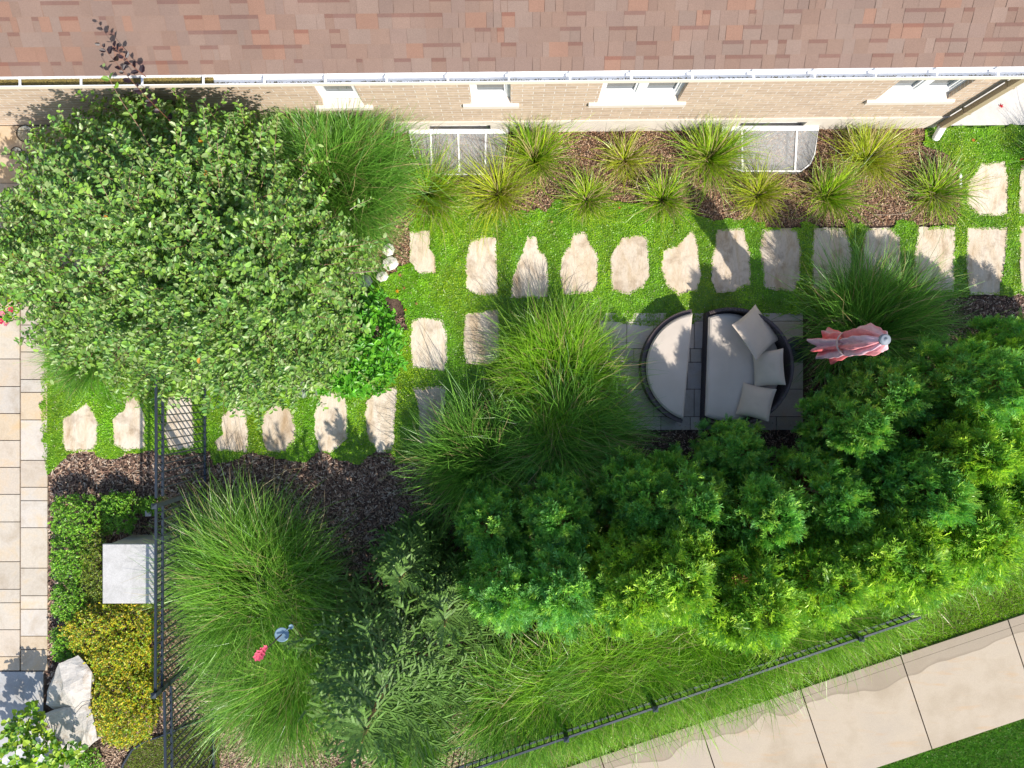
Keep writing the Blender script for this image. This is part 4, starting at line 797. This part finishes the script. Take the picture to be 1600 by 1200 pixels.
# ------------------------------------------------------------------ round daybed in two halves
def wicker():
    m = M('dark_wicker'); wv = m.n('TexWave', wave_type='BANDS', bands_direction='Z'); wv.inputs['Scale'].default_value = 26; wv.inputs['Distortion'].default_value = 0; m.l(m.co.outputs['Object'], wv.inputs['Vector'])
    m.base(m.ramp(m.noise(60, 4), [(.3, (.030, .020, .022)), (.7, (.085, .062, .062))])).rough(.45); m.bump(wv.outputs['Fac'], .8, .01); return m.m
wick = wicker()
def fabric(name, a, b):
    m = M(name); m.base(m.ramp(m.noise(3, 4), [(.3, a), (.7, b)])).rough(.92); m.b.inputs['Sheen Weight'].default_value = .25; ns = m.n('Math', operation='ADD'); m.l(m.noise(5, 3, .5), ns.inputs[0]); m.l(m.noise(350, 2), ns.inputs[1]); m.bump(ns.outputs[0], .35, .012); return m.m
cush = fabric('beige_cushion', (.52, .45, .38), (.58, .51, .44)); pilw = fabric('beige_pillow', (.52, .43, .34), (.60, .50, .40))
def dshape(Rr, cut, side, n=40, inset=0, rc=.05):
    """circle of radius Rr cut by a straight line; side -1 keeps x<cut, +1 keeps x>cut"""
    a = math.acos(max(-1, min(1, cut / Rr))); 
    if side < 0: th = np.linspace(a, 2 * math.pi - a, n)
    else: th = np.linspace(-a, a, n)
    return np.c_[Rr * np.cos(th), Rr * np.sin(th)]
def cushion(q, poly, z0, z1, rd=.035):
    c = poly.mean(0); sc_ = np.abs(poly - c).max(); rings = []
    for ins, z in ((rd * .7, z0), (0, z0 + rd), (0, z1 - rd), (rd * .35, z1 - rd * .35), (rd * 1.2, z1), (sc_ * .35, z1 + .010), (sc_ * .75, z1 + .016)):
        k = 1 - ins / sc_; rings.append(np.c_[c + (poly - c) * k, np.full(len(poly), z)])
    q.loft(rings)
OC = P(1077 + 17, 574, .35); T = thing('ottoman', 'half round ottoman with beige cushion in a dark wicker base, left half of the daybed', 'ottoman', (OC[0], OC[1], 0), R(-5)); Rr = .885; cut = -.205
q = Geo(); q.prism(dshape(Rr, cut, -1), .05, .29); obj('base', q, wick, T)
q = Geo(); th = np.linspace(math.acos(cut / Rr) , 2 * math.pi - math.acos(cut / Rr), 44); ro, ri = Rr + .008, Rr - .05
q.loft([np.array([(ri * math.cos(t), ri * math.sin(t), .28), (ri * math.cos(t), ri * math.sin(t), .345), ((ri + .012) * math.cos(t), (ri + .012) * math.sin(t), .352), (ro * math.cos(t), ro * math.sin(t), .35), (ro * math.cos(t), ro * math.sin(t), .28)]) for t in th]); obj('rim', q, wick, T)
q = Geo(); cushion(q, dshape(Rr - .065, cut + .004, -1), .292, .42); cu = obj('cushion', q, cush, T); dd = dshape(Rr - .063, cut + .004, -1); q = Geo(); q.tube(np.c_[np.vstack([dd, dd[:1]]), np.full(len(dd) + 1, .385)], .006, 6, cap=False); obj('piping', q, cush, cu)
for x, y in ((-.25, .72), (-.25, -.72), (-.75, 0)): q = Geo(); q.box(x - .03, x + .03, y - .03, y + .03, .03, .05); obj('foot', q, black_metal, T)
SC = P(1240, 573, .72) - (.895, 0, 0); T = thing('daybed_sofa', 'curved dark wicker daybed seat with beige mattress, right half of the daybed', 'sofa', (SC[0], SC[1], 0), R(-2)); cut = -.30
q = Geo(); q.prism(dshape(Rr, cut, 1), .05, .30); obj('base', q, wick, T)
q = Geo(); cushion(q, dshape(Rr - .085, cut + .005, 1), .302, .445); cu = obj('cushion', q, cush, T); dd = dshape(Rr - .083, cut + .004, 1); q = Geo(); q.tube(np.c_[np.vstack([dd, dd[:1]]), np.full(len(dd) + 1, .41)], .006, 6, cap=False); obj('piping', q, cush, cu)
q = Geo(); a0 = math.acos(cut / Rr); th = np.linspace(-a0, a0, 60); rings = []
for t in th:
    hgt = .37 + .36 * max(0, math.cos(t * .80)) ** .8; fl = 1 + .03 * (hgt - .3); ri, ro = Rr - .05, Rr; c_, s_ = math.cos(t), math.sin(t)
    rings.append(np.array([(ri * c_, ri * s_, .20), (ri * fl * c_, ri * fl * s_, hgt), ((ri + .01) * fl * c_, (ri + .01) * fl * s_, hgt + .02), ((ro - .008) * fl * c_, (ro - .008) * fl * s_, hgt + .022), ((ro + .004) * fl * c_, (ro + .004) * fl * s_, hgt), (ro * c_, ro * s_, .05)]))
q.loft(rings); obj('backrest', q, wick, T)
for x, y in ((-.2, .78), (-.2, -.78), (.8, 0), (.4, .6), (.4, -.6)): q = Geo(); q.box(x - .03, x + .03, y - .03, y + .03, .03, .05); obj('foot', q, black_metal, T)
def pillow(label, px, py, z, w_, h_, rz, tilt, axis, seed):
    q = Geo(); n = 22; u = np.linspace(-1, 1, n); U, V = np.meshgrid(u, u, indexing='ij'); r = np.random.default_rng(seed)
    pin = 1 - .09 * (1 - V ** 2) * 1; X = U * w_ / 2 * (1 - .07 * (1 - V ** 2)); Y = V * h_ / 2 * (1 - .07 * (1 - U ** 2)); th = .085 * ((1 - U ** 2) * (1 - V ** 2)) ** .42
    wr_ = .006 * noise(U * 3 + seed, V * 3, 2.2) * (1 - np.maximum(abs(U), abs(V)) ** 4)
    for sgn in (1, -1):
        W = np.stack([X, Y, sgn * th + wr_], -1).reshape(-1, 3); F = np.array([(i * n + j, (i + 1) * n + j, (i + 1) * n + j + 1, i * n + j + 1)[::sgn] for i in range(n - 1) for j in range(n - 1)]); q.add(W, F)
    o = obj('pillow', q, pilw, loc=P(px, py, z), smooth=True); tag(o, label, 'pillow', 'beige pillows on the daybed seat'); M_ = Matrix.Rotation(R(tilt), 3, Vector((math.cos(R(axis)), math.sin(R(axis)), 0))) @ Matrix.Rotation(R(rz), 3, 'Z'); o.rotation_euler = M_.to_euler()
pillow('large square pillow turned like a diamond, top one of the three on the seat', 1181, 519, .68, .64, .64, 36, 30, 120, 1)
pillow('middle pillow leaning on the curved backrest', 1201, 575, .66, .48, .54, 4, -40, 90, 2)
pillow('lower pillow lying tilted near the front of the seat back', 1181, 628, .60, .50, .50, -14, -30, 70, 3)

# ------------------------------------------------------------------ closed umbrella
b = P(1243, 546); T = thing('closed_umbrella', 'closed faded pink garden umbrella standing right of the daybed', 'umbrella', b)
tp = P(1388, 530, 3.02) - b; ax = tp / 3.02
q = Geo(); q.tube([(0, 0, .05), tuple(ax * 2.93)], [.019, .019], 10); obj('pole', q, black_metal, T)
q = Geo(); q.lathe([(.0, 0), (.19, 0), (.20, .03), (.14, .06), (.04, .075), (.035, .22), (.0, .22)], 28); obj('base', q, black_metal, T)
q = Geo(); zs = np.linspace(1.22, 2.92, 46); n = 96; th = np.linspace(0, 2 * math.pi, n, endpoint=False); rings = []
Rz = np.interp(zs, [1.22, 1.35, 1.55, 1.80, 1.95, 2.2, 2.5, 2.75, 2.92], [.195, .18, .155, .145, .125, .150, .155, .125, .055])
for z, rr in zip(zs, Rz):
    ph = .5 * math.sin(z * 2.1); am = np.interp(z, [1.22, 1.95, 2.5, 2.92], [.28, .20, .30, .08]); wv = np.cos(9 * th + ph) * am + .13 * np.sin(19 * th + z * 5) * am * 2 + .12 * np.sin(3 * th + z * 4) + .09 * np.sin(13 * th - z * 9) * np.sin(z * 11)
    rad = rr * (1 + wv); zz = z + (.09 * np.cos(5 * th + 1.5 + ph) * max(0, 1 - (z - 1.22) / .25)); rings.append(np.c_[ax[0] * z + rad * np.cos(th), ax[1] * z + rad * np.sin(th), np.full(n, z) + (zz - z)])
V = np.vstack(rings); F = []; Cc = []
for k in range(len(zs) - 1):
    for i in range(n):
        j = (i + 1) % n; F.append((k * n + i, k * n + j, (k + 1) * n + j, (k + 1) * n + i)); s_ = min(1, max(0, .5 + 1.6 * math.cos(5 * th[i] + .7))); t_ = (zs[k] - 1.22) / 1.7; a = np.array((.82, .15, .16)) * (1 - t_) + np.array((.74, .30, .32)) * t_; Cc.append(a * s_ + np.array((.74, .46, .52)) * (1 - s_))
q.add(V, F, np.array(Cc)); um = tinted('faded_fabric', .85, 12, .12, .2, 40, .004); obj('canopy', q, um, T, smooth=True)
q = Geo(); rg = []
for z in (1.93, 1.99): rg.append(np.c_[ax[0] * z + .168 * np.cos(th), ax[1] * z + .168 * np.sin(th), np.full(n, z)])
q.loft(rg, (.62, .44, .46), cap=False); obj('tie_band', q, um, T)
q = Geo(); q.lathe([(.0, 2.90), (.065, 2.90), (.068, 2.945), (.055, 2.96), (.03, 2.965), (.0, 2.99)], 24, center=(ax[0] * 2.94, ax[1] * 2.94)); obj('top_cap', q, simple('grey_plastic', (.22, .24, .27), .4), T)

# ------------------------------------------------------------------ glass lanterns on the porch
jar = (lambda m: (m.base((.9, .95, .95)).rough(.08), m.m)[-1])(M('jar_glass')); bs = jar.node_tree; tr = bs.nodes.new('ShaderNodeBsdfTransparent'); tr.inputs[0].default_value = (.85, .88, .86, 1); mx = bs.nodes.new('ShaderNodeMixShader'); mx.inputs[0].default_value = .18
bs.links.new(tr.outputs[0], mx.inputs[1]); bs.links.new(bs.nodes['Principled BSDF'].outputs[0], mx.inputs[2]); bs.links.new(mx.outputs[0], bs.nodes['Material Output'].inputs[0])
wax = simple('wax', (.62, .52, .18), .5); brz = simple('dark_bronze', (.05, .04, .03), .4, .5)
for x, y, rr, h, wx, lb in ((66, 222, .12, .42, wax, 'tallest glass lantern with a yellow candle on the porch'), (44, 247, .085, .28, simple('grey_wax', (.45, .45, .45), .5), 'small glass lantern with a grey candle, nearest the left edge'), (72, 259, .085, .24, wax, 'small glass lantern half hidden by the tree leaves')):
    b = P(x, y, .525); T = thing('glass_lantern', lb, 'lantern', b, group='glass lanterns on the porch'); q = Geo(); q.lathe([(rr * .9, .0), (rr, .03), (rr, h), (rr - .005, h), (rr - .005, .01)], 24); obj('jar', q, jar, T, smooth=True)
    q = Geo(); q.lathe([(0, .012), (rr * .6, .012), (rr * .6, h * .5), (0, h * .5)], 20); obj('candle', q, wx, T)
    q = Geo(); t = np.linspace(0, 2 * math.pi, 25); q.tube(np.c_[rr * np.cos(t), rr * np.sin(t), np.full(25, h)], .008, 6, cap=False); q.tube(np.c_[np.cos(np.linspace(0, math.pi, 14)) * rr * 1.02, np.full(14, 0), h + np.sin(np.linspace(0, math.pi, 14)) * rr * 1.1], .005, 5); obj('handle', q, brz, T)

# ------------------------------------------------------------------ garden ornament, path light, small things
def petals(q, c, n, L, Wd, col, r, tilt=.35, N=(0, 0, 1)):
    for k in range(n):
        a = 6.283 * k / n + r.normal(0, .12); d = np.array((math.cos(a), math.sin(a), tilt)); q.leaves([c], [d], [np.array(N) - d * tilt * .5], [L], [Wd], [col], .12)
blue = simple('blue_grey_metal', (.20, .30, .36), .35, .4); pk = simple('pink_glass', (.72, .16, .22), .3)
b = P(478, 948); T = thing('garden_ornament', 'round blue-grey dish ornament with a pink flower on a stake above the tall grass', 'ornament', b); z = 1.62
D = P(441, 991, z) - b; D[2] = 0; q = Geo(); q.tube([(0, 0, 0), (D[0] * .9, D[1] * .9, 1.4), (D[0], D[1], z - .01)], [.008, .007, .006], 6); obj('stake', q, brz, T)
q = Geo(); q.lathe([(0, z), (.085, z), (.098, z + .012), (.10, z + .02), (.088, z + .018), (.05, z + .012), (0, z + .01)], 28, center=(D[0], D[1])); obj('dish', q, blue, T, smooth=True)
E = P(455, 979, z + .05) - b; q = Geo(); q.lathe([(0, z + .03), (.022, z + .03), (.034, z + .06), (.028, z + .06), (0, z + .04)], 14, center=(E[0], E[1])); q.tube([(D[0], D[1], z + .01), (E[0], E[1], z + .03)], .007, 6); obj('cup', q, blue, T)
F_ = P(408, 1021, z) - b; q = Geo(); q.tube([(D[0], D[1], z + .01), ((D[0] + F_[0]) / 2, (D[1] + F_[1]) / 2, z + .04), (F_[0], F_[1], z)], .008, 6); obj('arm', q, brz, T)
q = Geo(); r = np.random.default_rng(1)
for dx, dy, k in ((0, 0, 1), (.03, .05, .7), (-.03, -.03, .9), (.07, .09, .5)): petals(q, np.array((F_[0] + dx, F_[1] + dy, z + .02)), 6, .085 * k, .06 * k, (.80, .14, .22), r, .5)
obj('flower', q, petal_m, T)
b = P(230, 803); T = thing('path_light', 'small square capped path light beside the fence', 'path light', P(246, 797)); q = Geo(); q.box(-.02, .02, -.02, .02, 0, .30); obj('stake', q, black_metal, T)
q = Geo(); hh = .045; q.box(-hh, hh, -hh, hh, .30, .318); V = [(-hh, -hh, .3185), (hh, -hh, .3185), (hh, hh, .3185), (-hh, hh, .3185), (0, 0, .35)]; q.add(V, [(0, 1, 4), (1, 2, 4), (2, 3, 4), (3, 0, 4)]); obj('lamp_cap', q, simple('light_grey_metal', (.5, .48, .46), .4), T)
q = Geo(); q.tube([P(x, y, z) for x, y, z in ((186, 1225, .03), (192, 1195, .04), (206, 1172, .045), (225, 1159, .045), (250, 1150, .045), (300, 1130, .04), (345, 1118, .04))], .018, 7); tag(obj('lawn_edging', q, black_metal), 'curved black plastic edging around the small bottom left lawn', 'edging')
q = Geo(); q.tube([P(x, y, z) for x, y, z in ((112, 1150, .45), (118, 1115, .5), (128, 1103, .52), (140, 1098, .5))], .004, 5); tag(obj('cable', q, black_metal), 'thin dark cable lying over the pale boulders', 'cable')
pale = simple('white_plastic', (.75, .74, .70), .5); drip = simple('tan_plastic', (.42, .34, .26), .6)
q = Geo(); q.tube([P(x, y, .035) for x, y in ((1408, 240), (1420, 236), (1438, 236), (1452, 242), (1462, 252), (1466, 262))], .0035, 5); tag(obj('drip_line', q, drip), 'tan curved drip line on the mulch near the downspout', 'hose')
q = Geo(); q.tube([P(x, y, .035) for x, y in ((1365, 335), (1385, 336), (1410, 334), (1432, 328))], .0035, 5); tag(obj('drip_line', q, drip), 'thin tan drip line on the dark mulch above the stepping stones', 'hose')
T = P(1498, 285); q = Geo(); q.box(-.02, .02, -.09, .09, 0, .06); q.prism([(-.02, .09), (.02, .09), (0, .13)], 0, .06); tag(obj('plant_marker', q, pale, loc=T), 'small white marker on the thyme left of the lone stepping stone', 'marker')

# fallen leaves
def maple(q, r, s, col):
    pts = []; L = [1, .45, .85, .4, .7, .35, .5, .12]; ang = [90, 66, 48, 22, 5, -20, -38, -90]
    pts = [(math.cos(R(a)) * l, math.sin(R(a)) * l) for a, l in zip(ang, L)]; pts = pts + [(-x, y) for x, y in pts[::-1][1:-1]]
    n = len(pts); V = [(0, 0, .012)] + [(x * s, y * s, .008 + r.uniform(0, .014)) for x, y in pts]; q.add(V, [(0, (i + 1) % n + 1, i + 1) for i in range(n)], col); q.sticks([(0, 0, .012)], [(.2 * s, -1.1 * s, .01)], .0015, .001, col)
FLL = [(1563, 167, .02, .06, (.62, .02, .03), 'red maple leaf lying on the concrete pad'), (1521, 220, .045, .045, (.66, .22, .06), 'orange leaf on the thyme near the house corner'), (1500, 250, .045, .02, (.7, .45, .25), 'tiny tan leaf on the thyme above the lone stepping stone'), (622, 455, .045, .05, (.70, .34, .02), 'orange-yellow leaf on the thyme, brightest of the scattered leaves'),
 (631, 451, .045, .035, (.34, .13, .05), 'brown leaf touching the orange-yellow leaf'), (651, 474, .045, .035, (.42, .22, .10), 'brown leaf lower on the thyme patch'), (634, 485, .045, .03, (.75, .3, .04), 'small orange leaf near the middle stepping stones'), (862, 348, .045, .04, (.55, .34, .18), 'tan leaf above the triangle topped stepping stone'),
 (626, 430, .045, .045, (.46, .25, .12), 'brown leaf beside the white rocks'), (968, 325, .045, .03, (.5, .12, .05), 'small red-brown leaf under the middle small grasses'), (1597, 250, .045, .05, (.42, .05, .03), 'dark red leaf at the right edge')]
for k, (x, y, z, s_, c, lb) in enumerate(FLL):
    r = np.random.default_rng(k); q = Geo(); maple(q, r, s_, c); o = obj('fallen_leaf', q, petal_m, loc=P(x, y, z)); o.rotation_euler = (r.normal(0, .15), r.normal(0, .15), r.uniform(0, 6.28)); tag(o, lb, 'leaf', 'fallen leaves')

# flowering plants at the left edge
def flowers(T, b, pts, n, L, Wd, cols, eye, seed):
    r = np.random.default_rng(seed)
    for x, y, z in pts:
        q = Geo(); p = P(x, y, z) - b; petals(q, p, n, L, Wd, cols[r.integers(len(cols))], r, .3); q.flakes([p + (0, 0, .01)], [(1, 0, 0)], [(0, 0, 1)], [.02], [.02], eye); obj('flower', q, petal_m, T)
T = shrub('flowering_plant', 'leafy plant with white flowers and lime leaves at the bottom left corner', [(5, 1170), (20, 1130), (50, 1100), (65, 1112), (72, 1150), (100, 1150), (118, 1175), (105, 1200), (60, 1195), (10, 1205)], .35, .95, 110, [(.20, .36, .02), (.30, .42, .03), (.10, .24, .02)], .085, 'plant', None, .8, 6, (.08, .16), .2, 41, (.15, .2, .05), 1, .4)
flowers(T, np.array(T.location), [(32, 1175, .95), (64, 1184, .95), (10, 1188, .95), (62, 1156, .95)], 5, .065, .06, [(.82, .80, .82)], (.8, .7, .3), 1)
T = shrub('flowering_plant', 'plant with pink-red flowers at the left edge above the walkway', [(-20, 440), (20, 420), (34, 455), (30, 490), (5, 502), (-20, 500)], .25, .8, 110, [(.12, .32, .02), (.25, .42, .02), (.08, .22, .02)], .06, 'plant', None, .6, 6, (.08, .14), .2, 42, (.15, .2, .05), 1, .4)
flowers(T, np.array(T.location), [(28, 430, .9), (2, 470, .85), (18, 484, .85), (2, 502, .7), (10, 505, .6), (4, 490, .8)], 5, .05, .045, [(.75, .05, .14), (.82, .25, .35)], (.8, .6, .2), 2)
